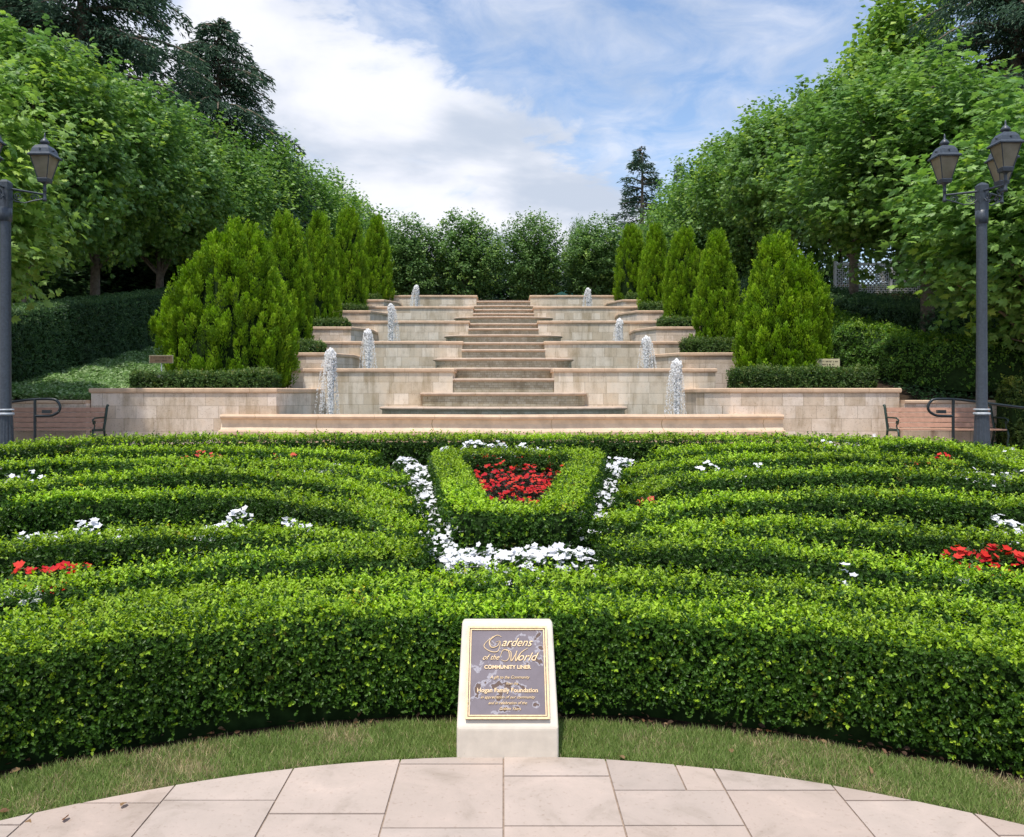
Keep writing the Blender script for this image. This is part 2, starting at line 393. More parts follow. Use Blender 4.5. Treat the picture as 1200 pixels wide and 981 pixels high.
# ------------------------------------------------------------------ stone materials
def stone_block_mat(name, c, bw, bh, dark=.75, wet=False):
    m, N, L, b = material(name, .75, .25)
    g = nd(N, 'ShaderNodeNewGeometry'); sp = nd(N, 'ShaderNodeSeparateXYZ'); L.new(g.outputs['Position'], sp.inputs[0])
    u = math_(N, L, 'MULTIPLY_ADD', sp.outputs[1], 0.8, sp.outputs[0])
    cb = nd(N, 'ShaderNodeCombineXYZ'); L.new(u, cb.inputs[0]); L.new(sp.outputs[2], cb.inputs[1])
    br = nd(N, 'ShaderNodeTexBrick'); L.new(cb.outputs[0], br.inputs['Vector'])
    br.inputs['Scale'].default_value = 1; br.inputs['Brick Width'].default_value = bw; br.inputs['Row Height'].default_value = bh
    br.inputs['Mortar Size'].default_value = .0045; br.inputs['Mortar Smooth'].default_value = .3; br.inputs['Bias'].default_value = -.1
    br.offset = .37; br.squash = 1.45; br.squash_frequency = 3
    br.inputs['Color1'].default_value = (c[0] * .84, c[1] * .80, c[2] * .74, 1)
    br.inputs['Color2'].default_value = (min(1, c[0] * 1.12), min(1, c[1] * 1.13), min(1, c[2] * 1.16), 1)
    br.inputs['Mortar'].default_value = (c[0] * .55, c[1] * .5, c[2] * .44, 1)
    n = N.new('ShaderNodeTexNoise'); L.new(g.outputs['Position'], n.inputs['Vector']); n.inputs['Scale'].default_value = 3.2; n.inputs['Detail'].default_value = 7; n.inputs['Roughness'].default_value = .65
    col = ramp(N, L, n.outputs[0], [(.3, (.78, .74, .68)), (.5, (1, 1, 1)), (.72, (1.0, .95, .88))])
    mx = nd(N, 'ShaderNodeMix', data_type='RGBA', blend_type='MULTIPLY'); mx.inputs[0].default_value = .85
    L.new(br.outputs[0], mx.inputs[6]); L.new(col, mx.inputs[7])
    mpv = nd(N, 'ShaderNodeMapping'); mpv.inputs[3].default_value = (2.6, 2.6, .55); L.new(g.outputs['Position'], mpv.inputs[0])
    n3 = N.new('ShaderNodeTexNoise'); L.new(mpv.outputs[0], n3.inputs['Vector']); n3.inputs['Scale'].default_value = 1.3; n3.inputs['Detail'].default_value = 8; n3.inputs['Roughness'].default_value = .7
    st_ = ramp(N, L, n3.outputs[0], [(.36, (.66, .62, .54)), (.5, (.97, .96, .94)), (.66, (1.08, 1.06, 1.04))])
    mz = nd(N, 'ShaderNodeMix', data_type='RGBA', blend_type='MULTIPLY'); mz.inputs[0].default_value = .8; L.new(mx.outputs[2], mz.inputs[6]); L.new(st_, mz.inputs[7]); mx = mz
    n2 = N.new('ShaderNodeTexNoise'); L.new(g.outputs['Position'], n2.inputs['Vector']); n2.inputs['Scale'].default_value = 38; n2.inputs['Detail'].default_value = 4
    pit = ramp(N, L, n2.outputs[0], [(.30, (.66, .6, .54)), (.40, (1, 1, 1))])
    m2 = nd(N, 'ShaderNodeMix', data_type='RGBA', blend_type='MULTIPLY'); m2.inputs[0].default_value = .8
    L.new(mx.outputs[2], m2.inputs[6]); L.new(pit, m2.inputs[7]); L.new(m2.outputs[2], b.inputs['Base Color'])
    h = math_(N, L, 'MULTIPLY_ADD', br.outputs['Fac'], -1.0, n2.outputs[0])
    bump(N, L, b, h, .35, .008)
    if wet: b.inputs['Roughness'].default_value = .28; b.inputs['Specular IOR Level'].default_value = .5
    return m
def cast_stone(name, c, joint=1.2):
    m, N, L, b = material(name, .7, .25)
    g = nd(N, 'ShaderNodeNewGeometry')
    n = N.new('ShaderNodeTexNoise'); L.new(g.outputs['Position'], n.inputs['Vector']); n.inputs['Scale'].default_value = 4; n.inputs['Detail'].default_value = 8; n.inputs['Roughness'].default_value = .65
    colr = ramp(N, L, n.outputs[0], [(.3, tuple(x * .78 for x in c)), (.55, c), (.75, tuple(min(1, x * 1.15) for x in c))])
    sp = nd(N, 'ShaderNodeSeparateXYZ'); L.new(g.outputs['Position'], sp.inputs[0])
    u = math_(N, L, 'MULTIPLY_ADD', sp.outputs[1], .8, sp.outputs[0])
    fr = math_(N, L, 'FRACT', math_(N, L, 'DIVIDE', u, joint))
    j = math_(N, L, 'LESS_THAN', fr, .008)
    mx = nd(N, 'ShaderNodeMix', data_type='RGBA'); L.new(j, mx.inputs[0]); L.new(colr, mx.inputs[6]); mx.inputs[7].default_value = (c[0] * .65, c[1] * .6, c[2] * .5, 1)
    L.new(mx.outputs[2], b.inputs['Base Color']); bump(N, L, b, n.outputs[0], .2, .01)
    return m
M['block'] = stone_block_mat('travertine_blocks', (.77, .69, .57), .36, .27)
M['block_pink'] = stone_block_mat('pinkish_travertine_blocks', (.77, .67, .57), .44, .27)
M['mosaic'] = stone_block_mat('wet_small_tiles', (.43, .41, .32), .11, .055, wet=True)
M['cap'] = cast_stone('orange_cast_stone', (.68, .49, .34))
M['basin_stone'] = cast_stone('cream_cast_stone', (.72, .58, .43), 2.4)
M['nosing'] = cast_stone('wet_pink_step_stone', (.56, .43, .33), 1.6)
M['white_cast'] = simple('whitewashed_concrete', (.70, .63, .53), .8, .2, var=.08, scale=16, bmp=.25)

def water_mat():
    m, N, L, b = material('water', .04, .5)
    b.inputs['Base Color'].default_value = (.07, .10, .085, 1)
    n = tex(N, L, 'ShaderNodeTexNoise', 6, det=3); bump(N, L, b, n.outputs[0], .4, .02); return m
M['water'] = water_mat()
def foam_mat():
    m, N, L, b = material('falling_water', .6, .3)
    b.inputs['Base Color'].default_value = (1, 1, 1, 1); tl = nd(N, 'ShaderNodeBsdfTranslucent'); tl.inputs[0].default_value = (1, 1, 1, 1); mt = nd(N, 'ShaderNodeMixShader'); mt.inputs[0].default_value = .35; L.new(b.outputs[0], mt.inputs[1]); L.new(tl.outputs[0], mt.inputs[2]); b.inputs['IOR'].default_value = 1.2
    tr = nd(N, 'ShaderNodeBsdfTransparent'); mx = nd(N, 'ShaderNodeMixShader'); mx.inputs[0].default_value = .30; L.new(mt.outputs[0], mx.inputs[1]); L.new(tr.outputs[0], mx.inputs[2]); L.new(mx.outputs[0], N['Material Output'].inputs[0])
    return m
M['foam'] = foam_mat()

# ------------------------------------------------------------------ ground
def terrain_mat():
    m, N, L, b = material('garden_ground', .95, .1)
    g = nd(N, 'ShaderNodeNewGeometry')
    n = N.new('ShaderNodeTexNoise'); L.new(g.outputs['Position'], n.inputs['Vector']); n.inputs['Scale'].default_value = 9; n.inputs['Detail'].default_value = 9; n.inputs['Roughness'].default_value = .7
    c = ramp(N, L, n.outputs[0], [(.3, (.020, .014, .009)), (.55, (.048, .032, .02)), (.75, (.085, .06, .038))])
    L.new(c, b.inputs['Base Color']); bump(N, L, b, n.outputs[0], .9, .03); return m
M['ground'] = terrain_mat()
def make_terrain():
    ys = np.concatenate([np.linspace(-60, 3, 20), np.linspace(3.5, 17.3, 40), [17.34, 17.46, 17.6], np.linspace(18, 38.4, 52), [38.5, 38.6], np.linspace(39, 60, 24), np.linspace(70, 400, 14)])
    xs = np.concatenate([np.linspace(-400, -40, 10), np.linspace(-36, -9, 34), [-8.8, -8.65, -8.5, -8.3, -8.1], np.linspace(-7, 7, 20), [8.1, 8.3, 8.5, 8.65, 8.8], np.linspace(9, 36, 34), np.linspace(40, 400, 10)])
    X, Y = np.meshgrid(xs, ys, indexing='ij'); Z = ground(X, Y)
    V = np.stack([X, Y, Z], -1).reshape(-1, 3); V[:, 2] -= .012
    V[:, 2] += np.where((V[:, 1] > 17.6) & (np.abs(V[:, 0]) > 9), wob(V * [1, 1, 0], 1.7, 3) * .05, 0)
    i, j = np.meshgrid(np.arange(len(xs) - 1), np.arange(len(ys) - 1), indexing='ij'); i = i.ravel(); j = j.ravel(); n = len(ys)
    a = Acc(); a.add(V, np.stack([i * n + j, (i + 1) * n + j, (i + 1) * n + j + 1, i * n + j + 1], 1), smooth=True)
    tag(a.build('ground', M['ground']), kind='structure')
make_terrain()

def ring(r0, r1, a0, a1, z, n=90, wobble=0.0):
    V = []
    for k in range(n + 1):
        a = R(a0 + (a1 - a0) * k / n)
        w = wobble * (math.sin(a * 23) + math.sin(a * 51 + 1))
        V += [(r0 * math.sin(a), r0 * math.cos(a), z), ((r1 + w) * math.sin(a), (r1 + w) * math.cos(a), z)]
    return V, [(2 * k, 2 * k + 2, 2 * k + 3, 2 * k + 1) for k in range(n)]
def lawn():
    m, N, L, b = material('lawn_soil', .95, .1)
    n = tex(N, L, 'ShaderNodeTexNoise', 5, det=6)
    L.new(ramp(N, L, n.outputs[0], [(.35, (.07, .09, .03)), (.6, (.12, .13, .05)), (.75, (.24, .18, .11))]), b.inputs['Base Color'])
    a = Acc(); V, Fs = ring(3.50, 3.93, -95, 95, .012, 160, .012); a.add(V, Fs)
    tag(a.build('lawn_strip', m), kind='structure')
    # blades
    r_ = np.random.default_rng(3); n_ = 90000
    an = r_.uniform(-R(52), R(52), n_); rr = 3.545 + .40 * np.sqrt(r_.random(n_)) * r_.uniform(.6, 1, n_) ** .4
    rr = r_.uniform(3.545, 3.94, n_) + .012 * (np.sin(an * 23) + np.sin(an * 51 + 1)) * (r_.random(n_))
    P = np.stack([rr * np.sin(an), rr * np.cos(an), np.full(n_, .012)], 1)
    dry = np.clip(wob(P, 6, 4) * 1.1 + wob(P, 17, 6) * .6 - .1, 0, 1)
    keep = r_.random(n_) > dry * .55; P = P[keep]; dry = dry[keep]; n_ = len(P)
    A = unit(np.stack([r_.normal(0, .5, n_), r_.normal(0, .5, n_), np.full(n_, 1.)], 1)); Nn = r_.normal(size=(n_, 3))
    c0 = np.array([.17, .26, .06]); c1 = np.array([.30, .38, .12]); c2 = np.array([.58, .48, .27])
    t = r_.random(n_)[:, None]; col = c0 * (1 - t) + c1 * t
    isd = (r_.random(n_) < .07 + .6 * dry)[:, None]; col = np.where(isd, c2 * r_.uniform(.6, 1.1, (n_, 1)), col)
    a = Acc(); leaves(a, P, A, Nn, r_.uniform(.018, .042, n_), r_.uniform(.003, .0045, n_), col, T_TRI)
    tag(a.build('grass', M['blade']), 'short mown grass with dry patches between patio and front hedge', 'grass', kind='stuff')
lawn()
def litter():
    r_ = np.random.default_rng(12); n = 420
    an = r_.uniform(-R(48), R(48), n); rr = r_.uniform(3.93, 4.16, n)
    P = np.stack([rr * np.sin(an), rr * np.cos(an), r_.uniform(.005, .025, n)], 1)
    A = unit(np.stack([r_.normal(size=n), r_.normal(size=n), r_.normal(0, .3, n)], 1)); Nn = np.tile([0, 0, 1.], (n, 1)) + r_.normal(0, .4, (n, 3))
    b = np.array([[.22, .11, .06], [.14, .08, .05], [.30, .19, .10], [.10, .06, .04]]); col = b[r_.integers(0, 4, n)]
    s = r_.uniform(.012, .045, n)
    a = Acc(); leaves(a, P, A, Nn, s, s * .6, col, T_OVAL)
    # a few dry leaves blown on the grass and the patio rim
    q = np.array([(-1.62, 3.02), (-1.45, 3.12), (-1.75, 3.0), (1.0, 3.55), (-1.9, 3.05), (.52, 3.49), (1.52, 3.35)])
    P = np.hstack([q, np.full((len(q), 1), .03)]); A = unit(r_.normal(size=(len(q), 3)) * [1, 1, .2])
    leaves(a, P, A, np.tile([0, 0, 1.], (len(q), 1)) + r_.normal(0, .3, (len(q), 3)), .04, .026, b[[0, 2, 2, 2, 0, 2, 2]], T_OVAL)
    tag(a.build('leaf_litter', M['blade']), 'brown fallen leaves scattered on soil under the front hedge', 'leaf litter', kind='stuff')
litter()

# ------------------------------------------------------------------ flagstone patio (a disc of radius 3.53 the photographer stands on)
def clip_disc(poly, rad, n=220):
    out = []
    P = [np.array(p, float) for p in poly]
    def inside(p): return p @ p <= rad * rad
    for i in range(len(P)):
        a, b = P[i], P[(i + 1) % len(P)]; ia, ib = inside(a), inside(b)
        if ia: out.append(a)
        if ia != ib:
            d = b - a; A = d @ d; B = 2 * a @ d; Cc = a @ a - rad * rad; q = math.sqrt(max(B * B - 4 * A * Cc, 0))
            t = [t for t in ((-B - q) / (2 * A), (-B + q) / (2 * A)) if 0 <= t <= 1][:1] or [0]
            out.append(a + d * t[0]); out[-1] = np.append(out[-1], 1)
        elif not ia and not ib: pass
    if not out: return None
    res = []
    for i, p in enumerate(out):
        res.append(p[:2]); nx = out[(i + 1) % len(out)]
        if len(p) == 3 and len(nx) == 3:
            m = (p[:2] + nx[:2]) / 2
            inside_side = True
            a0 = math.atan2(p[1], p[0]); a1 = math.atan2(nx[1], nx[0]); da = (a1 - a0 + PI) % (2 * PI) - PI
            if da > 0:                      # counter-clockwise polygon leaves and re-enters the disc: follow the arc
                k = max(1, int(abs(da) / .03))
                for j in range(1, k): res.append(rad * np.array([math.cos(a0 + da * j / k), math.sin(a0 + da * j / k)]))
    return res if len(res) > 2 else None
def patio():
    m, N, L, b = material('pink_flagstone', .8, .2)
    g = nd(N, 'ShaderNodeNewGeometry'); at = nd(N, 'ShaderNodeAttribute'); at.attribute_name = 'col'
    n = N.new('ShaderNodeTexNoise'); L.new(g.outputs['Position'], n.inputs['Vector']); n.inputs['Scale'].default_value = 3.5; n.inputs['Detail'].default_value = 9; n.inputs['Roughness'].default_value = .62; n.inputs['Distortion'].default_value = .5
    c = ramp(N, L, n.outputs[0], [(.3, (.72, .70, .66)), (.45, (.93, .91, .89)), (.58, (1.0, .97, .95)), (.72, (1.14, 1.09, 1.06))])
    n2 = N.new('ShaderNodeTexNoise'); L.new(g.outputs['Position'], n2.inputs['Vector']); n2.inputs['Scale'].default_value = 60; n2.inputs['Detail'].default_value = 5
    c2 = ramp(N, L, n2.outputs[0], [(.28, (.75, .7, .66)), (.4, (1, 1, 1))])
    mx = nd(N, 'ShaderNodeMix', data_type='RGBA', blend_type='MULTIPLY'); mx.inputs[0].default_value = 1; L.new(at.outputs['Color'], mx.inputs[6]); L.new(c, mx.inputs[7])
    m2 = nd(N, 'ShaderNodeMix', data_type='RGBA', blend_type='MULTIPLY'); m2.inputs[0].default_value = .6; L.new(mx.outputs[2], m2.inputs[6]); L.new(c2, m2.inputs[7])
    L.new(m2.outputs[2], b.inputs['Base Color'])
    h = math_(N, L, 'MULTIPLY_ADD', n2.outputs[0], .3, n.outputs[0]); bump(N, L, b, h, .35, .012)
    a = Acc(); r_ = random.Random(5)
    xs = [-4.0, -3.54, -3.1, -2.655, -2.21, -1.77, -1.325, -.885, -.445, 0, .44, .885, 1.325, 1.77, 2.21, 2.655, 3.1, 3.54, 4.0]
    J = {-1.325: [3.15, 2.7], -.885: [3.05, 2.3], -.445: [3.46, 2.95], 0: [3.35, 2.965], .44: [3.23, 2.966], .885: [3.23, 2.5], 1.325: [3.15, 2.55], -1.77: [3.13, 2.5], 1.77: [2.9]}
    g_ = .0036
    for x0, x1 in zip(xs[:-1], xs[1:]):
        js = [4.0] + J.get(x0, [3.3 - r_.random() * .4])
        while js[-1] > -4: js.append(js[-1] - r_.choice([.44, .66, .88]))
        for y1, y0 in zip(js[:-1], js[1:]):
            cells = [(x0, x1)]
            if x0 == .44 and y1 == 4.0: cells = [(.44, .73), (.73, .885)]
            for cx0, cx1 in cells:
                p = clip_disc([(cx0 + g_, y0 + g_), (cx1 - g_, y0 + g_), (cx1 - g_, y1 - g_), (cx0 + g_, y1 - g_)], 3.53)
                if not p: continue
                k = r_.uniform(.98, 1.14); w = r_.uniform(-.003, .014)
                col = np.array([.44 * k + w, .372 * k, .325 * k - w * .5])
                z = .022 + r_.uniform(-.0015, .0015)
                V = [(q[0], q[1], z) for q in p]; nV = len(V)
                a.add(V + [(v[0], v[1], 0) for v in V], [(nV + i, nV + (i + 1) % nV, (i + 1) % nV, i) for i in range(nV)], col)
                a.ngon(V); a.c[-1] = np.tile(col, (nV, 1))
    tag(a.build('patio', m), kind='structure')
    a = Acc(); V = [(3.525 * math.cos(2 * PI * k / 160), 3.525 * math.sin(2 * PI * k / 160), .016) for k in range(160)]; a.ngon(V)
    tag(a.build('patio_joint_mortar', simple('joint_mortar', (.30, .23, .18), .95, .1, scale=40)), kind='structure')
    a = Acc(); a.box(-60, 60, 14.6, 17.3, .40, .462)   # path between maze and fountain
    tag(a.build('path', simple('path_concrete', (.42, .34, .27), .85, .2, var=.12, scale=3)), kind='structure')
patio()

# ------------------------------------------------------------------ planters and cascade
TD = [19.5, 24.0, 28.5, 32.5, 36.8]; TZ = [2.22, 3.17, 4.18, 5.12, 6.09]; TX = [5.1, 5.36, 5.55, 5.7, 5.8]
PD = [17.3, 21.8, 26.3, 30.4, 34.5]; PZ = [1.73, 2.72, 3.79, 4.74, 5.63]; PX = [4.35, 4.25, 4.45, 4.5, 4.6]
def strip_cap(a, line, z, w=.34, h=.10, mi=0, over=.035):
    """cap stone along a plan polyline; the wall face is the right hand side of the line"""
    P = [np.array(p, float) for p in line]; n = len(P)
    nr = []
    for i in range(n):
        ds = []
        if i > 0: ds.append(unit(P[i] - P[i - 1]))
        if i < n - 1: ds.append(unit(P[i + 1] - P[i]))
        d = unit(sum(ds)); k = 1 / max(.4, float(d @ ds[0])); nr.append(np.array([d[1], -d[0]]) * k)
    prof = [(over - .012, -h), (over, -h * .75), (over, -.018), (over - .018, 0), (-w + .01, 0), (-w, -.01), (-w, -h)]
    V = [(P[i][0] + nr[i][0] * o, P[i][1] + nr[i][1] * o, z + zz) for i in range(n) for o, zz in prof]
    m = len(prof); Fs = [(i * m + k, i * m + (k + 1) % m, (i + 1) * m + (k + 1) % m, (i + 1) * m + k) for i in range(n - 1) for k in range(m)]
    a.add(V, Fs, mi=mi); a.ngon(V[:m][::-1], mi); a.ngon(V[-m:], mi)
SIDE = {-1: 'left', 1: 'right'}
ORD = ['lowest', 'second', 'third', 'fourth', 'topmost']
def mir(poly, s): return poly if s > 0 else [(-x, y) for x, y in poly][::-1]
for k in range(5):
    for s in (-1, 1):
        yf, z, xi = PD[k], PZ[k], PX[k]; xo = 8.8 if s < 0 else 8.45
        if k: xo = 8.6
        yb = PD[k + 1] + .35 if k < 4 else 38.3
        zb = .3 if k == 0 else PZ[k - 1] - .3
        poly = [(xi, yf + 1.0), (xi + .5, yf), (xo, yf), (xo, yb), (xi, yb)]
        root = thing('stone_planter', f'{ORD[k]} of the five stepped stone planters on the {SIDE[s]} of the stairs', 'planter', (s * (xi + xo) / 2, yf + 1, z), group='stepped stone planters')
        sh = tuple(root.location)
        a = Acc(); a.prism(mir(poly, s), zb, z - .10); a.build('wall', M['block_pink'], root, sh)
        a = Acc()
        ln = [(xi, yb - .4), (xi, yf + 1.0), (xi + .5, yf), (xo, yf), (xo, yf + 2.5)]
        ln = ln if s > 0 else [(-x, y) for x, y in ln][::-1]
        strip_cap(a, ln, z); a.build('cap_stone', M['cap'], root, sh)
        a = Acc(); ins = [(xi + .33, yf + 1.15), (xi + .63, yf + .33), (xo - .33, yf + .33), (xo - .33, yb - .02), (xi + .33, yb - .02)]
        a.prism(mir(ins, s), z - .12, z - .035); a.build('bed_soil', M['soil'], root, sh)

cas = thing('cascade_fountain', 'long stepped water cascade of travertine walls with rounded pinkish stairs in the middle', 'fountain', (0, 19.5, .45))
sh = tuple(cas.location)
for k in range(5):
    for s in (-1, 1):
        y0, z, xo = TD[k], TZ[k], TX[k]; y1 = TD[k + 1] + .3 if k < 4 else 38.45
        poly = mir([(1.22, y0), (xo, y0), (xo, y1), (1.22, y1)], s)
        a = Acc(); a.prism(poly, z - 1.75, z - .095)
        w = a.build('tier_wall', M['block'], cas, sh)
        a = Acc(); ln = [(1.22, y0 + 1.6), (1.22, y0), (xo, y0), (xo, y1 - .4)]
        ln = ln if s > 0 else [(-x, y) for x, y in ln][::-1]
        strip_cap(a, ln, z, .3, .095); a.build('wall_cap', M['cap'], w, sh)
        if k < 4:
            a = Acc(); a.prism(mir([(1.56, y0 + .3), (xo - .3, y0 + .3), (xo - .3, y1 - .35), (1.56, y1 - .35)], s), z - .13, z - .06)
            tag(a.build('pool_water', M['water']), kind='structure')
# stairs: (front distance, height, half width, bulge)
ST = [(18.15, 1.31, 2.85, .55), (18.85, 1.64, 1.95, .40), (19.50, 1.98, 1.26, .05), (20.45, 2.27, 1.90, .40), (22.5, 2.61, 1.95, .45),
      (23.6, 2.91, 1.24, .05), (24.2, 3.15, 1.22, .05), (26.7, 3.57, 1.95, .5), (28.0, 3.88, 1.24, .05), (28.7, 4.11, 1.21, .05),
      (31.2, 4.60, 1.9, .5), (32.3, 4.83, 1.22, .05), (33.1, 5.07, 1.21, .05), (35.4, 5.49, 1.65, .45), (36.8, 5.84, 1.21, .05)]
def arc_front(yf, hw, bulge, n=22):
    out = []
    for i in range(n + 1):
        t = -1 + 2 * i / n
        if bulge > .2: out.append((hw * math.sin(t * PI / 2), yf + bulge * 1.6 * (1 - math.cos(t * PI / 2) ** .8)))
        else: out.append((hw * t, yf + bulge * t * t))
    return out
for i, (yf, z, hw, bu) in enumerate(ST):
    fr = arc_front(yf, hw, bu); yb = (ST[i + 1][0] + 1.2) if i < 14 else 38.4
    zb = ST[i - 1][1] - .25 if i else .5
    if abs(hw) < 1.3: hw = 1.215; fr = arc_front(yf, hw, bu)
    yend = max(fr[0][1] + .02, min(yb, yf + 3.2)) if hw > 1.3 else yb
    poly = fr + [(hw, yend), (-hw, yend)]
    a = Acc(); a.prism(poly, zb, z - .075); stp = a.build('step', M['mosaic'], cas, sh)
    a = Acc(); prof = [(.0, -.075), (.05, -.06), (.065, -.035), (.05, -.01), (.02, 0)]
    P = np.array(fr); tn = unit(np.gradient(P, axis=0)); nr = np.stack([tn[:, 1], -tn[:, 0]], 1)
    V = [(P[j][0] + nr[j][0] * o, P[j][1] + nr[j][1] * o, z + zz) for j in range(len(P)) for o, zz in prof]
    m_ = len(prof); a.add(V, [(j * m_ + q, (j + 1) * m_ + q, (j + 1) * m_ + q + 1, j * m_ + q + 1)[::-1] for j in range(len(P) - 1) for q in range(m_ - 1)], smooth=True)
    top = [V[j * m_ + m_ - 1] for j in range(len(P))]
    a.ngon(top + [(hw, yend - .01, z), (-hw, yend - .01, z)])
    a.build('nosing', M['nosing'], stp, sh)
# low front basin with a curved cap and a stepped foot
def basin():
    xs = np.linspace(-5.98, 5.92, 90)
    def front(x): return 16.95 - .16 * np.cos(x / 5.95 * PI * 1.0) - .10 * np.cos(x / 5.95 * 3 * PI)
    root = thing('basin', 'low curved cream stone basin wall with orange rim in front of the stairs', 'basin wall', (0, 16.9, .45))
    sh = tuple(root.location)
    def sweep(prof, mat, name):
        a = Acc(); Y = front(xs)
        V = [(x, y - o, z) for x, y in zip(xs, Y) for o, z in prof]; m = len(prof)
        a.add(V, [(i * m + k, (i + 1) * m + k, (i + 1) * m + (k + 1) % m, i * m + (k + 1) % m) for i in range(len(xs) - 1) for k in range(m)])
        a.ngon(V[:m]); a.ngon(V[-m:][::-1]); a.build(name, mat, root, sh)
    sweep([(.06, 1.07), (.11, 1.09), (.12, 1.13), (.09, 1.17), (-.30, 1.175), (-.30, 1.07)], M['cap'], 'rim')
    sweep([(.09, .84), (.05, .90), (.03, .98), (.05, 1.068), (-.29, 1.068), (-.29, .3), (.02, .3), (.02, .84)], M['basin_stone'], 'wall')
    sweep([(.18, .3), (.18, .74), (.22, .76), (.22, .82), (.19, .838), (.03, .838), (.03, .3)], M['cap'], 'foot_ledge')
    a = Acc(); Y = front(xs) + .29
    V = [(x, y, 1.0) for x, y in zip(xs, Y)] + [(5.0, 19.45, 1.0), (-5.0, 19.45, 1.0)]
    a.ngon(V); tag(a.build('basin_water', M['water']), kind='structure')
basin()
for s in (-1, 1):
    a = Acc(); x0 = 8.83 if s < 0 else 8.48
    a.add([(s * x0, 17.15, .3), (s * 30, 17.15, .3), (s * 30, 17.15, 1.40), (s * x0, 17.15, 1.40), (s * x0, 17.42, .3), (s * 30, 17.42, .3), (s * 30, 17.42, 1.40), (s * x0, 17.42, 1.40)],
          [(0, 1, 2, 3), (3, 2, 6, 7), (4, 5, 6, 7), (1, 5, 6, 2), (0, 4, 7, 3)])
    r_ = thing('retaining_wall', f'low tan retaining wall behind the {SIDE[s]} bench, holding up the planted bank', 'wall', (s * 12, 17.3, .45))
    a.build('wall', M['block_pink'], r_, tuple(r_.location))
    a = Acc(); ln = [(x0, 17.15), (30, 17.15)]; ln = ln if s > 0 else [(-30, 17.15), (-x0, 17.15)]
    strip_cap(a, ln, 1.475, .28, .075); a.build('cap_stone', M['cap'], r_, tuple(r_.location))

# fountain jets
def jet(x, y, z, h, label, drift, seed):
    r_ = np.random.default_rng(seed); a = Acc()
    octa = np.array([(1, 0, 0), (0, 1, 0), (-1, 0, 0), (0, -1, 0), (0, 0, 1), (0, 0, -1)], float)
    of = np.array([(0, 1, 4), (1, 2, 4), (2, 3, 4), (3, 0, 4), (1, 0, 5), (2, 1, 5), (3, 2, 5), (0, 3, 5)])
    def drops(P, sz, st):
        n = len(P); V = P[:, None, :] + octa[None] * sz[:, None, None] * np.stack([np.ones(n), np.ones(n), st], 1)[:, None, :]
        V += r_.normal(0, .12, V.shape) * sz[:, None, None]
        a.add(V.reshape(-1, 3), (of[None] + (np.arange(n) * 6)[:, None, None]).reshape(-1, 3), smooth=True)
    n = 2400                                             # the rising foamy core
    t = r_.random(n); rr = .035 + .085 * np.clip(t, 0, 1) ** 1.5
    an = r_.uniform(0, 2 * PI, n); q = np.abs(r_.normal(0, .6, n)).clip(0, 1.2)
    top = np.where(t > .86, np.sqrt(np.clip(1 - ((t - .86) / .14) ** 2, 0, 1)), 1)
    drops(np.stack([np.cos(an) * rr * q * top, np.sin(an) * rr * q * top, t * h], 1), r_.uniform(.010, .024, n), r_.uniform(1.2, 2.6, n))
    n = 3600                                            # ragged streams falling back
    st = r_.integers(0, 24, n); ang = np.array([r_.uniform(0, 2 * PI) for _ in range(24)])[st]
    out = np.array([r_.uniform(.07, .24) for _ in range(24)])[st]
    f = r_.random(n) ** .8
    zz = h * (1 - f ** 1.9) * (.98 - .05 * r_.random(n)); ro = .05 + out * f ** .9
    P = np.stack([np.cos(ang) * ro + drift * f + r_.normal(0, .012, n), np.sin(ang) * ro + r_.normal(0, .012, n), zz], 1)
    drops(P, r_.uniform(.003, .009, n), r_.uniform(1.0, 3.5, n))
    n = 700; P = np.stack([r_.normal(drift * .8, .2, n), r_.normal(0, .2, n), np.abs(r_.normal(0, .04, n))], 1); drops(P, r_.uniform(.004, .011, n), np.full(n, .8))
    o = a.build('fountain_jet', M['foam'], loc=(x, y, z)); tag(o, label, 'water jet', 'white water jets')
    o.rotation_euler = (0, 0, seed)
JETS = [(18.3, 1.0, -3.90, 3.91, 1.62, 1.38), (22.6, 2.15, -3.78, 3.98, 1.25, 1.05), (27.0, 3.1, -3.75, 3.87, 1.5, 1.0), (34.5, 5.05, -3.7, 3.6, 1.18, 1.05)]
jn = ['lowest', 'second lowest', 'second highest', 'highest and farthest']
for k, (y, z, xl, xr, hl, hr) in enumerate(JETS):
    jet(xl, y, z, hl, f'{jn[k]} white water jet left of the stairs', .10, 3 + k * 2)
    jet(xr, y, z, hr, f'{jn[k]} white water jet right of the stairs', .03, 4 + k * 2)

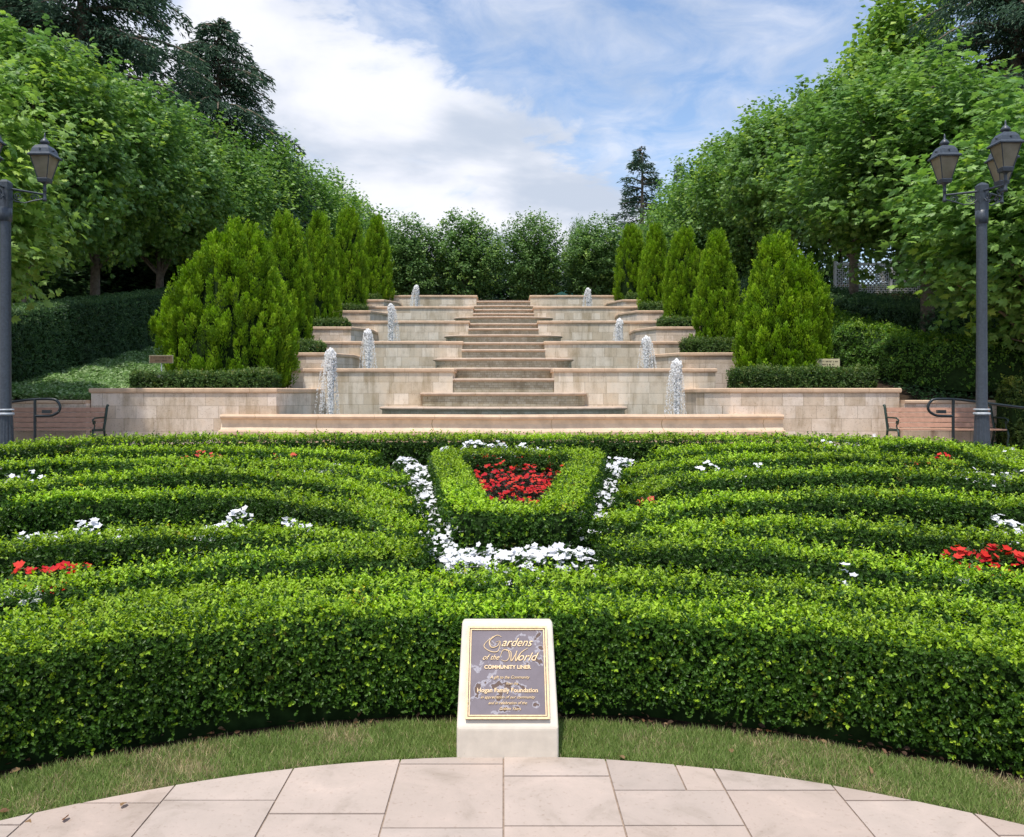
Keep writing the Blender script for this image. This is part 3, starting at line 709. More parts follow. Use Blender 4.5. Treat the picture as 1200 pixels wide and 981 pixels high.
# ------------------------------------------------------------------ plaque pedestal
def text_mesh(txt, size, shear=0.0, sx=1.0, bold=0.0, depth=.0015):
    cu = bpy.data.curves.new('t', 'FONT'); cu.body = txt; cu.size = size; cu.align_x = 'CENTER'; cu.shear = shear
    cu.extrude = depth; cu.offset = bold; cu.resolution_u = 3
    o = bpy.data.objects.new('t', cu); C.objects.link(o)
    dg = bpy.context.evaluated_depsgraph_get(); me = bpy.data.meshes.new_from_object(o.evaluated_get(dg)); bpy.data.objects.remove(o)
    co = np.empty(len(me.vertices) * 3); me.vertices.foreach_get('co', co); co = co.reshape(-1, 3); co[:, 0] *= sx
    fs = [tuple(p.vertices) for p in me.polygons]; bpy.data.meshes.remove(me)
    return co, fs
def pedestal():
    y0 = 3.52; W2 = .222
    root = thing('plaque_pedestal', 'sloped white concrete pedestal carrying a bronze dedication plaque at the patio edge', 'plaque stand', (.018, y0, .0))
    zb, zt = .152, .53                                    # lower front edge and top of the slope
    dep0, dep1 = 0.0, .30                                 # slope leans back
    tw = .213
    bm = bmesh.new()
    pr = [(-W2, 0, 0), (W2, 0, 0), (W2, .42, 0), (-W2, .42, 0), (-W2, 0, zb), (W2, 0, zb), (tw, dep1, zt), (-tw, dep1, zt), (tw, .42, zt - .02), (-tw, .42, zt - .02)]
    vs = [bm.verts.new(p) for p in pr]
    for f in ((0, 1, 5, 4), (4, 5, 6, 7), (7, 6, 8, 9), (9, 8, 2, 3), (1, 2, 8, 6, 5), (0, 4, 7, 9, 3), (3, 2, 1, 0)): bm.faces.new([vs[i] for i in f])
    bmesh.ops.recalc_face_normals(bm, faces=bm.faces)
    bmesh.ops.bevel(bm, geom=[e for e in bm.edges], offset=.014, segments=3, affect='EDGES', profile=.6)
    me = bpy.data.meshes.new('body'); bm.to_mesh(me); bm.free(); me.materials.append(M['white_cast']); put('body', me, root)
    # plaque frame of reference on the slope
    u = Vector((1, 0, 0)); v = Vector((0, dep1, zt - zb)); Ls = v.length; v.normalize(); n = u.cross(v) 
    n = -n if n.z < 0 else n
    o = Vector((0, 0, zb))
    def T(p): return tuple(o + u * p[0] + v * p[1] + n * p[2])
    m, N, L, b = material('weathered_bronze_plate', .65, .15)
    t1 = tex(N, L, 'ShaderNodeTexNoise', 9, det=5, rough=.6); t2 = tex(N, L, 'ShaderNodeTexNoise', 16, det=7, rough=.5)
    base = ramp(N, L, t1.outputs[0], [(.3, (.175, .15, .165)), (.7, (.225, .195, .215))])
    s1 = ramp(N, L, t2.outputs[0], [(.56, (0, 0, 0)), (.58, (1, 1, 1)), (.595, (1, 1, 1)), (.62, (0, 0, 0))])
    s2 = ramp(N, L, t2.outputs[0], [(.61, (0, 0, 0)), (.62, (1, 1, 1))])
    mA = nd(N, 'ShaderNodeMix', data_type='RGBA'); L.new(s1, mA.inputs[0]); L.new(base, mA.inputs[6]); mA.inputs[7].default_value = (.36, .34, .37, 1)
    mB = nd(N, 'ShaderNodeMix', data_type='RGBA'); L.new(s2, mB.inputs[0]); L.new(mA.outputs[2], mB.inputs[6]); mB.inputs[7].default_value = (.13, .09, .075, 1)
    L.new(mB.outputs[2], b.inputs['Base Color'])
    brass = simple('worn_brass', (.74, .55, .32), .5, .3, metal=.1, var=.15, scale=60, bmp=.1)
    bw, p0, p1 = .183, .032, Ls - .032
    def slab(x0, x1, a0, a1, h0, h1, mat, name, par):
        A = Acc(); V = [T(p) for p in ((x0, a0, h0), (x1, a0, h0), (x1, a1, h0), (x0, a1, h0), (x0 + .003, a0 + .003, h1), (x1 - .003, a0 + .003, h1), (x1 - .003, a1 - .003, h1), (x0 + .003, a1 - .003, h1))]
        A.add(V, [(4, 5, 6, 7), (0, 1, 5, 4), (1, 2, 6, 5), (2, 3, 7, 6), (3, 0, 4, 7)]); return A.build(name, mat, par)
    plq = slab(-bw, bw, p0, p1, .0005, .012, m, 'plaque', root)
    A = Acc()
    def bars(off, w, h):
        x, a0, a1 = bw - off, p0 + off, p1 - off
        for X0, X1, Y0, Y1 in ((-x, x, a0, a0 + w), (-x, x, a1 - w, a1), (-x, -x + w, a0 + w, a1 - w), (x - w, x, a0 + w, a1 - w)):
            V = [T(p) for p in ((X0, Y0, .0122), (X1, Y0, .0122), (X1, Y1, .0122), (X0, Y1, .0122), (X0, Y0, h), (X1, Y0, h), (X1, Y1, h), (X0, Y1, h))]
            A.add(V, [(4, 5, 6, 7), (0, 1, 5, 4), (1, 2, 6, 5), (2, 3, 7, 6), (3, 0, 4, 7)])
    bars(-.001, .009, .019); bars(.012, .005, .017)
    A.build('border', brass, plq)
    # raised lettering
    A = Acc(); cy = (p0 + p1) / 2; H = p1 - p0
    def line(txt, fy, size, shear=0, sx=1, cx=0, bold=0):
        co, fs = text_mesh(txt, size, shear, sx, bold)
        a = p1 - H * fy
        V = [T((cx + c[0], a + c[1], .0145 + c[2])) for c in co]
        base_ = A.n; A.v.append(np.array(V)); A.c.append(np.ones((len(V), 3))); A.n += len(V)
        for f in fs: A.f.append(np.array([[base_ + i for i in f]])); A.m.append(np.array([0])); A.sm.append(np.array([False]))
    def stroke(pts, wd=.0022):
        P = catmull(pts, .004); V = [T((p[0], p[1], .0142)) for p in P]; A.tube(V, [wd * (.35 + .65 * math.sin(PI * i / (len(V) - 1))) for i in range(len(V))], 5)
    line('ardens', .225, .056, .5, .92, .040); line('of', .375, .034, .5, .95, -.103); line('the', .375, .034, .5, .9, -.060); line('orld', .385, .054, .5, .95, .086)
    # swash capitals G and W drawn as strokes
    gx, gy = -.055, p1 - H * .225
    stroke([(gx + .028, gy + .044), (gx + .006, gy + .052), (gx - .026, gy + .026), (gx - .020, gy - .004), (gx + .008, gy), (gx + .020, gy + .022)], .0032)
    stroke([(gx + .000, gy + .018), (gx + .022, gy + .023), (gx + .012, gy - .022), (gx - .022, gy - .024), (gx - .052, gy - .002), (gx - .040, gy + .022), (gx - .010, gy + .048)], .0024)
    wx, wy = .022, p1 - H * .385
    stroke([(wx - .055, wy + .018), (wx - .042, wy + .048), (wx - .018, wy + .046), (wx - .014, wy + .014), (wx - .030, wy - .002), (wx - .050, wy + .004)], .0026)
    stroke([(wx - .028, wy + .048), (wx - .006, wy + .040), (wx - .004, wy - .002), (wx + .024, wy + .046)], .0030)
    stroke([(wx + .020, wy + .046), (wx + .016, wy - .002), (wx + .040, wy + .036), (wx + .072, wy + .058)], .0030)
    line('COMMUNITY LINER', .475, .0235, 0, 1.0, 0, .0006)
    line('A gift to the Community', .580, .0185, .3, .95, .01); line('from the', .645, .0165, .3, .9, .02)
    line('Hogan Family Foundation', .725, .0270, 0, .98, 0, .0004)
    line('in appreciation of our community', .790, .0180, .35, .98, 0); line('and in celebration of the', .850, .0180, .35, .95, .0); line('Golden Years', .910, .0180, .35, .95, .01)
    A.build('lettering', brass, plq)
pedestal()
# ------------------------------------------------------------------ box hedge maze
def polar(r, a0, a1, n=18): return [(r * math.sin(R(a0 + (a1 - a0) * k / (n - 1))), r * math.cos(R(a0 + (a1 - a0) * k / (n - 1)))) for k in range(n)]
FRONT_SHADE = np.array([(.038, .098, .010), (.055, .13, .013), (.08, .17, .018)])  # front hedge face leaves, shade painted into these greens too
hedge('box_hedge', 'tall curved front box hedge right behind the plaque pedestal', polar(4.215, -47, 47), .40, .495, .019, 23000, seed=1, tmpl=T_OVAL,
      lump=.024, sidey=.06, gap=.065, cat='hedge', greens=FRONT_SHADE, group='clipped box hedges', rnd=.07)
HH = .46
def trace(pts, h=HH): return [at_top(x, y, h) for x, y in pts]
ROWS = [
 ('second box hedge from the patio, running the full width behind the front hedge', [(-60, 757), (0, 735), (77, 722), (153, 710), (230, 699), (306, 692), (408, 687), (510, 680), (600, 679), (700, 679), (800, 681), (880, 686), (950, 692), (1030, 702), (1100, 711), (1180, 724), (1260, 740)], .42, .022, 11000),
 ('third box hedge from the front on the left, its blunt end at the white flowers', [(-70, 712), (0, 694), (51, 685), (102, 679), (204, 665), (306, 655), (408, 649), (488, 654)], .46, .024, 8500),
 ('fourth box hedge from the front on the left, behind red flowers', [(-70, 650), (0, 642), (77, 633), (153, 628), (255, 625), (357, 626), (434, 632), (482, 640)], .40, .026, 7500),
 ('fifth box hedge from the front on the left with a deep shaded face', [(18, 590), (60, 583), (102, 582), (204, 580), (306, 582), (390, 591), (440, 602), (484, 622)], .44, .028, 6500),
 ('short box hedge end at the left picture edge', [(-140, 584), (-70, 590), (-20, 600)], .44, .028, 6500),
 ('sixth box hedge from the front on the left, long gentle arc', [(-60, 577), (0, 571), (102, 562), (204, 554), (281, 553), (357, 561), (408, 571), (482, 592)], .44, .030, 5500),
 ('seventh box hedge from the front on the left, narrow and far', [(-60, 550), (0, 545), (77, 542), (153, 541), (255, 542), (357, 545), (420, 552), (466, 564)], .42, .032, 5000),
 ('far short box hedge left of the centre bed with red flowers before it', [(92, 531), (153, 527), (255, 528), (357, 530), (440, 536)], .42, .034, 4500),
 ('third box hedge from the front on the right, its blunt end at the white flowers', [(712, 640), (750, 638), (804, 638), (906, 643), (1008, 656), (1110, 671), (1200, 684), (1270, 696)], .46, .024, 8500),
 ('fourth box hedge from the front on the right, before red flowers', [(760, 624), (820, 618), (906, 614), (1008, 618), (1110, 627), (1200, 634), (1270, 640)], .40, .026, 7500),
 ('fifth box hedge from the front on the right, pointed tip by the white flowers', [(716, 612), (753, 600), (830, 589), (906, 583), (1008, 580), (1110, 583), (1200, 590), (1270, 597)], .46, .028, 6500),
 ('sixth box hedge from the front on the right, long gentle arc', [(738, 580), (780, 566), (855, 558), (932, 554), (1008, 552), (1110, 557), (1200, 564), (1270, 571)], .44, .030, 5500),
 ('seventh box hedge from the front on the right, narrow and far', [(742, 556), (765, 549), (810, 543), (870, 538), (932, 535), (1008, 536), (1080, 540), (1130, 543)], .42, .032, 5000),
 ('far short box hedge right of the centre bed', [(772, 532), (800, 528), (850, 525), (906, 523), (970, 525), (1030, 530)], .42, .034, 4500),
 ('farthest box hedge along the path in front of the basin wall', [(-60, 530), (0, 524), (60, 518), (110, 515), (200, 513), (300, 512), (450, 511.5), (600, 511.5), (750, 511.5), (900, 513), (980, 514), (1060, 518), (1130, 523), (1200, 530), (1260, 538)], .55, .036, 4200),
 ('curled box hedge end around red flowers at the far right', [(1020, 521), (1070, 519.5), (1130, 526), (1158, 534), (1190, 545), (1260, 556)], .42, .034, 4500),
]
for i, (lab, pts, w, lf, dn) in enumerate(ROWS):
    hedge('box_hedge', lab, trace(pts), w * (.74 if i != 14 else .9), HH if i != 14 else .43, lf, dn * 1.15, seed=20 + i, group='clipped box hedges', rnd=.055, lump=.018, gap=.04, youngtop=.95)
# trapezoid frame of hedge around the red bed
fr = [(529, 532), (683, 532), (650, 596), (560, 596)]
fr = [at_top(x, y, HH) for x, y in [(521, 531), (692, 531), (655, 596), (553, 596)]]
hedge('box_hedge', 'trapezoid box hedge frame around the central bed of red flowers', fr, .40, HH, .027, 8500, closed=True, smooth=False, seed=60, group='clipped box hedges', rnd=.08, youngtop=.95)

# ------------------------------------------------------------------ flower beds
WHITE = np.array([(.86, .86, .88), (.80, .80, .83)]); RED = np.array([(.62, .03, .022), (.70, .06, .04), (.55, .02, .03)]); CORAL = np.array([(.72, .14, .07), (.66, .10, .08)])
def flower_bed(label, poly_or_line, width, h, cols, n_bloom, kind, group, seed, dark=False, size=.055):
    """plants of flowering bedding along a line (width) : leafy mound plus blooms on its top"""
    r_ = np.random.default_rng(seed)
    C2 = catmull(poly_or_line, .05) if len(poly_or_line) > 1 else np.array(poly_or_line)
    seg = np.linalg.norm(np.diff(C2, axis=0), axis=1); cum = np.concatenate([[0], np.cumsum(seg)])
    tan = unit(np.gradient(C2, axis=0)); nor = np.stack([-tan[:, 1], tan[:, 0]], 1)
    def samp(n):
        s = r_.uniform(0, cum[-1], n); o = r_.uniform(-.5, .5, n)
        wd = np.interp(s, cum, np.linspace(*width, len(C2))) if isinstance(width, tuple) else np.full(n, width)
        x = np.interp(s, cum, C2[:, 0]) + np.interp(s, cum, nor[:, 0]) * o * wd; y = np.interp(s, cum, C2[:, 1]) + np.interp(s, cum, nor[:, 1]) * o * wd
        P = np.stack([x, y, np.zeros(n)], 1); hh = h * (.75 + .25 * wob(P, 11, seed)) * (1 - .5 * (2 * np.abs(o)) ** 3)
        P[:, 2] = ground(x, y); return P, hh
    c0 = C2[len(C2) // 2]; sh = (float(c0[0]), float(c0[1]), g1(*c0))
    root = thing('flower_bed', label, 'flower bed', sh, group=group)
    n = int(n_bloom * 22); P, hh = samp(n); zz = r_.random(n) ** .6; P[:, 2] += hh * zz
    A = unit(np.stack([r_.normal(size=n), r_.normal(size=n), r_.uniform(0, .8, n)], 1)); Nn = np.tile([0, 0, 1.], (n, 1)) + r_.normal(0, .4, (n, 3))
    g = np.array([(.035, .085, .015), (.05, .11, .02), (.07, .14, .03)]) if not dark else np.array([(.045, .03, .02), (.04, .06, .02), (.05, .02, .02)])
    a = Acc(); sz = r_.uniform(.03, .055, n); leaves(a, P, A, Nn, sz, sz * .6, g[r_.integers(0, 3, n)], T_KITE); a.build('foliage', M['leaf'], root, sh)
    n = n_bloom; P, hh = samp(n); P[:, 2] += hh + r_.uniform(-.01, .045, n)
    an = r_.uniform(0, 2 * PI, n); A = np.stack([np.cos(an), np.sin(an), r_.normal(0, .25, n)], 1)
    Nn = unit(np.stack([r_.normal(0, .4, n), r_.normal(-.35, .4, n), np.ones(n)], 1)); A = unit(np.cross(np.cross(Nn, A), Nn))
    sz = size * r_.uniform(.75, 1.2, n); a = Acc()
    leaves(a, P, A, Nn, sz, sz, cols[r_.integers(0, len(cols), n)] * r_.uniform(.92, 1.05, (n, 1)), T_FLOWER); a.build('blooms', M['petal'], root, sh)
def fl(pts, z=.22):
    out = []
    for x, y in pts:
        q = at_top(x, y, z); k = 1 + (.24 / q[1] if z > .4 else 0); out.append((q[0] * k, q[1] * k))
    return out
flower_bed('band of white impatiens along the left side of the trapezoid hedge', fl([(468, 539), (490, 552), (502, 575), (512, 600), (517, 622), (518, 645)]), (.26, .46), .33, WHITE, 430, '', 'white impatiens beds', 1, size=.062)
flower_bed('broad band of white impatiens before the central trapezoid hedge', fl([(512, 660), (560, 655), (600, 655), (640, 652), (682, 647)]), .78, .30, WHITE, 620, '', 'white impatiens beds', 2, size=.060)
flower_bed('band of white impatiens along the right side of the trapezoid hedge', fl([(684, 630), (690, 604), (700, 582), (708, 562), (718, 549), (738, 541)]), (.42, .30), .34, WHITE, 380, '', 'white impatiens beds', 3, size=.062)
flower_bed('thin far strip of white flowers behind the central red bed', fl([(512, 525.5), (560, 524.5), (600, 523.5), (645, 523)], .42), .24, .50, WHITE, 220, '', 'white impatiens beds', 4, size=.06)
RB = [at_top(x, y, .2) for x, y in [(606, 546), (606, 598)]]
flower_bed('central bed of red begonias inside the trapezoid hedge', RB, (2.35, .80), .40, RED, 620, '', 'red begonia beds', 5, dark=True, size=.06)
WL = [('left edge, in front of the fifth hedge', [(20, 624), (90, 622), (150, 623)], 46), ('left, nearest the shaded fifth hedge', [(235, 618), (262, 613), (290, 613)], 40), ('left, last small clump towards the centre', [(332, 624), (376, 621)], 18),
      ('left bottom corner between the second and third hedges', [(-20, 716), (20, 711), (48, 708)], 36), ('far left edge behind the sixth hedge', [(-10, 552), (20, 553), (60, 556)], 22), ('far left beyond the sixth hedge, towards the centre', [(345, 551), (395, 555)], 26),
      ('left of the centre, by the white band', [(447, 566), (474, 569)], 22), ('far right behind the sixth hedge', [(818, 554), (850, 550), (893, 548)], 34),
      ('far right along the path, left patch', [(965, 523), (1000, 518), (1035, 515)], 40), ('far right along the path, right patch', [(1050, 517), (1086, 521)], 34), ('right edge, big bright clump by the curled hedge', [(1160, 545), (1178, 536), (1185, 530)], 70),
      ('right edge, strip behind the sixth hedge', [(1148, 557), (1200, 556), (1240, 560)], 44), ('right edge, small clump left of the strip', [(1120, 554), (1138, 552)], 22), ('right edge, before the fifth hedge', [(1162, 618), (1200, 620), (1240, 624)], 40),
      ('far right, tiny clump in line with the lamp', [(1122, 525), (1138, 527)], 16), ('right, few blooms peeking over the second hedge', [(1122, 695), (1134, 696)], 7), ('right, few blooms between the second and third hedges', [(985, 680), (1000, 681)], 5)]
for i, (lab, pts, n) in enumerate(WL):
    flower_bed('white impatiens at the ' + lab, fl(pts, .43), .30, .50, WHITE, int(n * 1.7), '', 'white impatiens beds', 30 + i, size=.062)
RL = [('red begonias at the left edge between the third and fourth hedges', [(10, 674), (50, 669), (98, 667)], 34, RED), ('small red begonias far left before the seventh hedge', [(208, 537), (260, 535)], 20, CORAL), ('coral begonias far left of the centre, tiny patch', [(320, 537), (350, 539)], 8, CORAL),
      ('coral begonias at the inner end of the fifth left hedge', [(416, 589), (448, 592)], 11, CORAL), ('coral begonias at the inner end of the fifth right hedge', [(757, 593), (778, 590)], 10, CORAL), ('red begonias at the far right inside the curled hedge', [(1056, 539), (1090, 541), (1126, 540)], 40, RED),
      ('red begonias at the right edge between the third and fourth hedges', [(1112, 652), (1150, 653), (1210, 660), (1250, 664)], 75, RED)]
for i, (lab, pts, n, c) in enumerate(RL): flower_bed(lab, fl(pts, .43), .32, .50, c, int(n * 1.5), '', 'red begonia beds', 60 + i, size=.065)

# low hedges on the planters, bank ground cover, side hedges
DULL = np.array([(.045, .10, .02), (.065, .13, .025), (.09, .16, .035)]); DULLY = np.array([(.16, .23, .05), (.20, .26, .08)])
for k in range(5):
    for s in (-1, 1):
        z = PZ[k] - .06; yf = PD[k]; xi = PX[k]
        line = [(s * (xi + .75), yf + .75), (s * 6.6, yf + .72), (s * (8.15 if k == 0 else 8.2), yf + .72)]
        if s > 0: line = line[::-1]
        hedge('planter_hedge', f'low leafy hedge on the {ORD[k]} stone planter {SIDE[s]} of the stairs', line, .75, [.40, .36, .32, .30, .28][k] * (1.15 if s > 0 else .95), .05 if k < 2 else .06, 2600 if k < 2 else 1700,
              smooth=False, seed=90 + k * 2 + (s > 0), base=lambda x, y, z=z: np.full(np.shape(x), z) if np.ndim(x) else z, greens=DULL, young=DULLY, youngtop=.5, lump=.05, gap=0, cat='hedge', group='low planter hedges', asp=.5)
BL = np.array([(.055, .11, .05), (.07, .14, .055), (.09, .17, .06)]); BLY = np.array([(.17, .27, .10), (.13, .22, .08)])
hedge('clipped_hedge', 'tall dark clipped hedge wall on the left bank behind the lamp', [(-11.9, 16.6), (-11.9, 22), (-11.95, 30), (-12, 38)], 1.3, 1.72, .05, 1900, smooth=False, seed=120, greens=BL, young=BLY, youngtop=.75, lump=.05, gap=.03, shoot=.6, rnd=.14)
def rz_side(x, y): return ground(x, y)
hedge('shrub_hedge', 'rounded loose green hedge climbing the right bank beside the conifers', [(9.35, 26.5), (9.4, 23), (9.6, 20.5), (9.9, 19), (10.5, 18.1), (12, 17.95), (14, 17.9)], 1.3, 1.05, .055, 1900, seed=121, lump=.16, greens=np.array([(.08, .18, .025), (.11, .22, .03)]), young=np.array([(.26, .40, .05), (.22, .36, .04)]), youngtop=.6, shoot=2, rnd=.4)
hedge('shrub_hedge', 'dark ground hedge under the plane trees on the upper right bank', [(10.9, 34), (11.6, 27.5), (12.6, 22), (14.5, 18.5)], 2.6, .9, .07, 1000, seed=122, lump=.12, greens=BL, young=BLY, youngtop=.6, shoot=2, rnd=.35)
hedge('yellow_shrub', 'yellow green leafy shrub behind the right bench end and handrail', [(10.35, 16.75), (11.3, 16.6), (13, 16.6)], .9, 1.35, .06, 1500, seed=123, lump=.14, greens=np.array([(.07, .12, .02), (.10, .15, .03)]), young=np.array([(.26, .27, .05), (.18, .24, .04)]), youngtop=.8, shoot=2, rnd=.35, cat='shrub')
def bank_cover(sgn, label, n, seed, x0, x1, y0, y1, cols):
    r_ = np.random.default_rng(seed); x = sgn * r_.uniform(x0, x1, n); y = y0 + (y1 - y0) * r_.random(n) ** 1.3
    P = np.stack([x, y, ground(x, y) + r_.uniform(.0, .13, n) + .05 * wob(np.stack([x, y, x * 0], 1), 5, seed)], 1)
    A = unit(np.stack([r_.normal(size=n), r_.normal(size=n), r_.uniform(-.2, .7, n)], 1)); Nn = np.tile([0, -.3, 1.], (n, 1)) + r_.normal(0, .45, (n, 3))
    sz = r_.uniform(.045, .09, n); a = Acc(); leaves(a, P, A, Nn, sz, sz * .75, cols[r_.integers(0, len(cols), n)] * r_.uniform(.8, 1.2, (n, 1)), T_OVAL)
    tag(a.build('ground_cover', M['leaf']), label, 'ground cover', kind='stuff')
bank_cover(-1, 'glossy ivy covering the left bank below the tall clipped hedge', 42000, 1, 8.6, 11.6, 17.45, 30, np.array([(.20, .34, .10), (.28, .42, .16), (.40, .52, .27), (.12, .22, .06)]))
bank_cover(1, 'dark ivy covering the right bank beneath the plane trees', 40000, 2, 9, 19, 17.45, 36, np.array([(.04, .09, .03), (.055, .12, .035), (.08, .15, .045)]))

# ------------------------------------------------------------------ arborvitae
def arbor_mesh(seed, H, Wd, tips, asym=0.0, n_plume=420, spl=120):
    """a flame textured evergreen: plumes of small upright sprays laid over a pointed egg with several tips"""
    r_ = np.random.default_rng(seed); a = Acc()
    tp = np.array(tips, float)                       # each: x, y, top height, radius share
    def env(z, th, k):                               # radius of lobe k at height z
        t = np.clip(z / tp[k, 2], 0, 1)
        return tp[k, 3] * (np.sin(np.clip(t * 1.0 + .16, 0, 1) ** .62 * PI) ** .75 * .0 + (1 - t) ** .74 * (.92 + .62 * t) * np.where(t < .1, .88 + 1.2 * t, 1))
    w = tp[:, 3] * tp[:, 2]; w = w / w.sum(); pl = []
    while len(pl) < n_plume:
        k = r_.choice(len(tp), p=w); z = tp[k, 2] * (r_.random() ** .9) * .96; th = r_.uniform(0, 2 * PI); rr = float(env(z, th, k)) * r_.choice([.62, .82, .92, 1.0, 1.04])
        p = np.array([tp[k, 0] * min(1, .35 + z / tp[k, 2]) + rr * math.cos(th), tp[k, 1] * min(1, .35 + z / tp[k, 2]) + rr * math.sin(th), z])
        hid = False
        for q in range(len(tp)):
            if q == k: continue
            e = float(env(z, th, q)); c = tp[q, :2] * min(1, .35 + z / tp[q, 2])
            if z < tp[q, 2] and np.hypot(*(p[:2] - c)) < e * .70: hid = True
        if hid: continue
        pl.append((p, th, rr))
    # crown of every tip
    for k in range(len(tp)):
        for j in range(5): pl.append((np.array([tp[k, 0] + r_.normal(0, .04), tp[k, 1] + r_.normal(0, .04), tp[k, 2] * (.80 + .045 * j)]), r_.uniform(0, 6.28), .05))
    g = np.array([(.17, .31, .014), (.22, .37, .018), (.12, .23, .013), (.27, .42, .025)])
    for p, th, rr in pl:
        Lp = r_.uniform(.24, .58) * (.75 + .25 * H / 4); wp = Lp * r_.uniform(.14, .22)
        out = np.array([math.cos(th), math.sin(th), 0]); ax = unit(out * r_.uniform(.12, .38) + np.array([0, 0, 1]) + r_.normal(0, .07, 3))
        t = r_.random(spl); ang = r_.uniform(0, 2 * PI, spl); rad = wp * (np.sin(np.clip(t * .82 + .18, 0, 1) * PI) ** .8) * r_.uniform(.6, 1.05, spl)
        e1 = unit(np.cross(ax, [.3, .5, .1])); e2 = np.cross(ax, e1)
        P = p - ax * Lp * .35 + ax * (t * Lp)[:, None] + (e1 * np.cos(ang)[:, None] + e2 * np.sin(ang)[:, None]) * rad[:, None]
        od = unit(e1 * np.cos(ang)[:, None] + e2 * np.sin(ang)[:, None])
        A = unit(ax * r_.uniform(.7, 1.3, (spl, 1)) + od * r_.uniform(.2, .8, (spl, 1)) + r_.normal(0, .15, (spl, 3)))
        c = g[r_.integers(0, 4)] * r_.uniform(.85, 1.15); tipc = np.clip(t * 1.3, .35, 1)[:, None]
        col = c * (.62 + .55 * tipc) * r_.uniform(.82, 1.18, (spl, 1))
        sz = r_.uniform(.04, .085, spl)
        leaves(a, P, A, unit(od + r_.normal(0, .35, (spl, 3))), sz, sz * r_.uniform(.32, .5, spl), col, T_KITE)
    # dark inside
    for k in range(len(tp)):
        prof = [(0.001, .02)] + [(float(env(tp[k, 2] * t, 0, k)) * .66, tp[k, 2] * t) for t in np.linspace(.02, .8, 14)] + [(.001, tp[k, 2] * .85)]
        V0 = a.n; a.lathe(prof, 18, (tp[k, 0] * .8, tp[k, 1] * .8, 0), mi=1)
    return a.mesh('foliage', [M['needle'], M['core']])
def arbor_root(name, label, x, y, z, mesh, sc, rz, H=4):
    root = thing(name, label, 'conifer', (x, y, z), rz, 'cone shaped evergreens on the planters'); root.scale = sc
    put('foliage', mesh, root)
    a = Acc(); a.tube([(0, 0, -.08), (0, 0, .3), (0, 0, 1.2)], [.13, .10, .07], 8); a.build('trunk', M['bark'], root)
    return root
# hero trees of the first planters
ml = arbor_mesh(1, 3.9, 1.8, [(-.35, 0, 3.70, 1.50), (.08, -.05, 3.95, 1.30), (-.95, -.05, 2.9, 1.20), (.50, .05, 2.75, 1.10), (-1.55, 0, 2.1, .85)], n_plume=1150, spl=120)
mr_ = arbor_mesh(2, 3.6, 1.4, [(-.05, 0, 3.62, 1.0), (.42, -.1, 3.05, .88), (.85, .1, 2.6, .55), (-.45, .1, 2.35, .80), (.1, -.25, 2.3, 1.0)], n_plume=950, spl=120)
m1 = arbor_mesh(3, 4.2, 1.1, [(-.12, 0, 4.15, .92), (.22, .05, 3.9, .80), (.45, -.05, 2.9, .60)], n_plume=680, spl=95)
m2 = arbor_mesh(4, 4.0, 1.1, [(0, 0, 4.1, .95), (-.3, .05, 3.3, .70), (.35, -.1, 3.2, .66)], n_plume=680, spl=95)
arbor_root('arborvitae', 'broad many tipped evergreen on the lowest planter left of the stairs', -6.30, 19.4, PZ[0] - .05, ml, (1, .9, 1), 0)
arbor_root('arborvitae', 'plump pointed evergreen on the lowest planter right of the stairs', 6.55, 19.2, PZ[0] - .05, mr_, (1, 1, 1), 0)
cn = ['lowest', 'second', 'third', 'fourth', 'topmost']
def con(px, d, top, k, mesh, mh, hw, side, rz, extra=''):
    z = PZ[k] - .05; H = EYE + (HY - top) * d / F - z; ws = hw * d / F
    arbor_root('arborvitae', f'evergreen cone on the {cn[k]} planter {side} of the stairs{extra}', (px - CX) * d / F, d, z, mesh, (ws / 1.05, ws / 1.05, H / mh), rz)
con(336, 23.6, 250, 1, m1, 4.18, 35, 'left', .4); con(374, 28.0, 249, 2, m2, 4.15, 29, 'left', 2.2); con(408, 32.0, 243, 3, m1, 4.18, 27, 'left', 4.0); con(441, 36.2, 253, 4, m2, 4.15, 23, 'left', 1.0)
con(839, 23.4, 271, 1, m2, 4.15, 34, 'right', .9); con(801, 28.0, 267, 2, m1, 4.18, 27, 'right', 2.9); con(768, 32.0, 263, 3, m2, 4.15, 24, 'right', 4.4); con(741, 36.2, 264, 4, m1, 4.18, 24, 'right', .2)
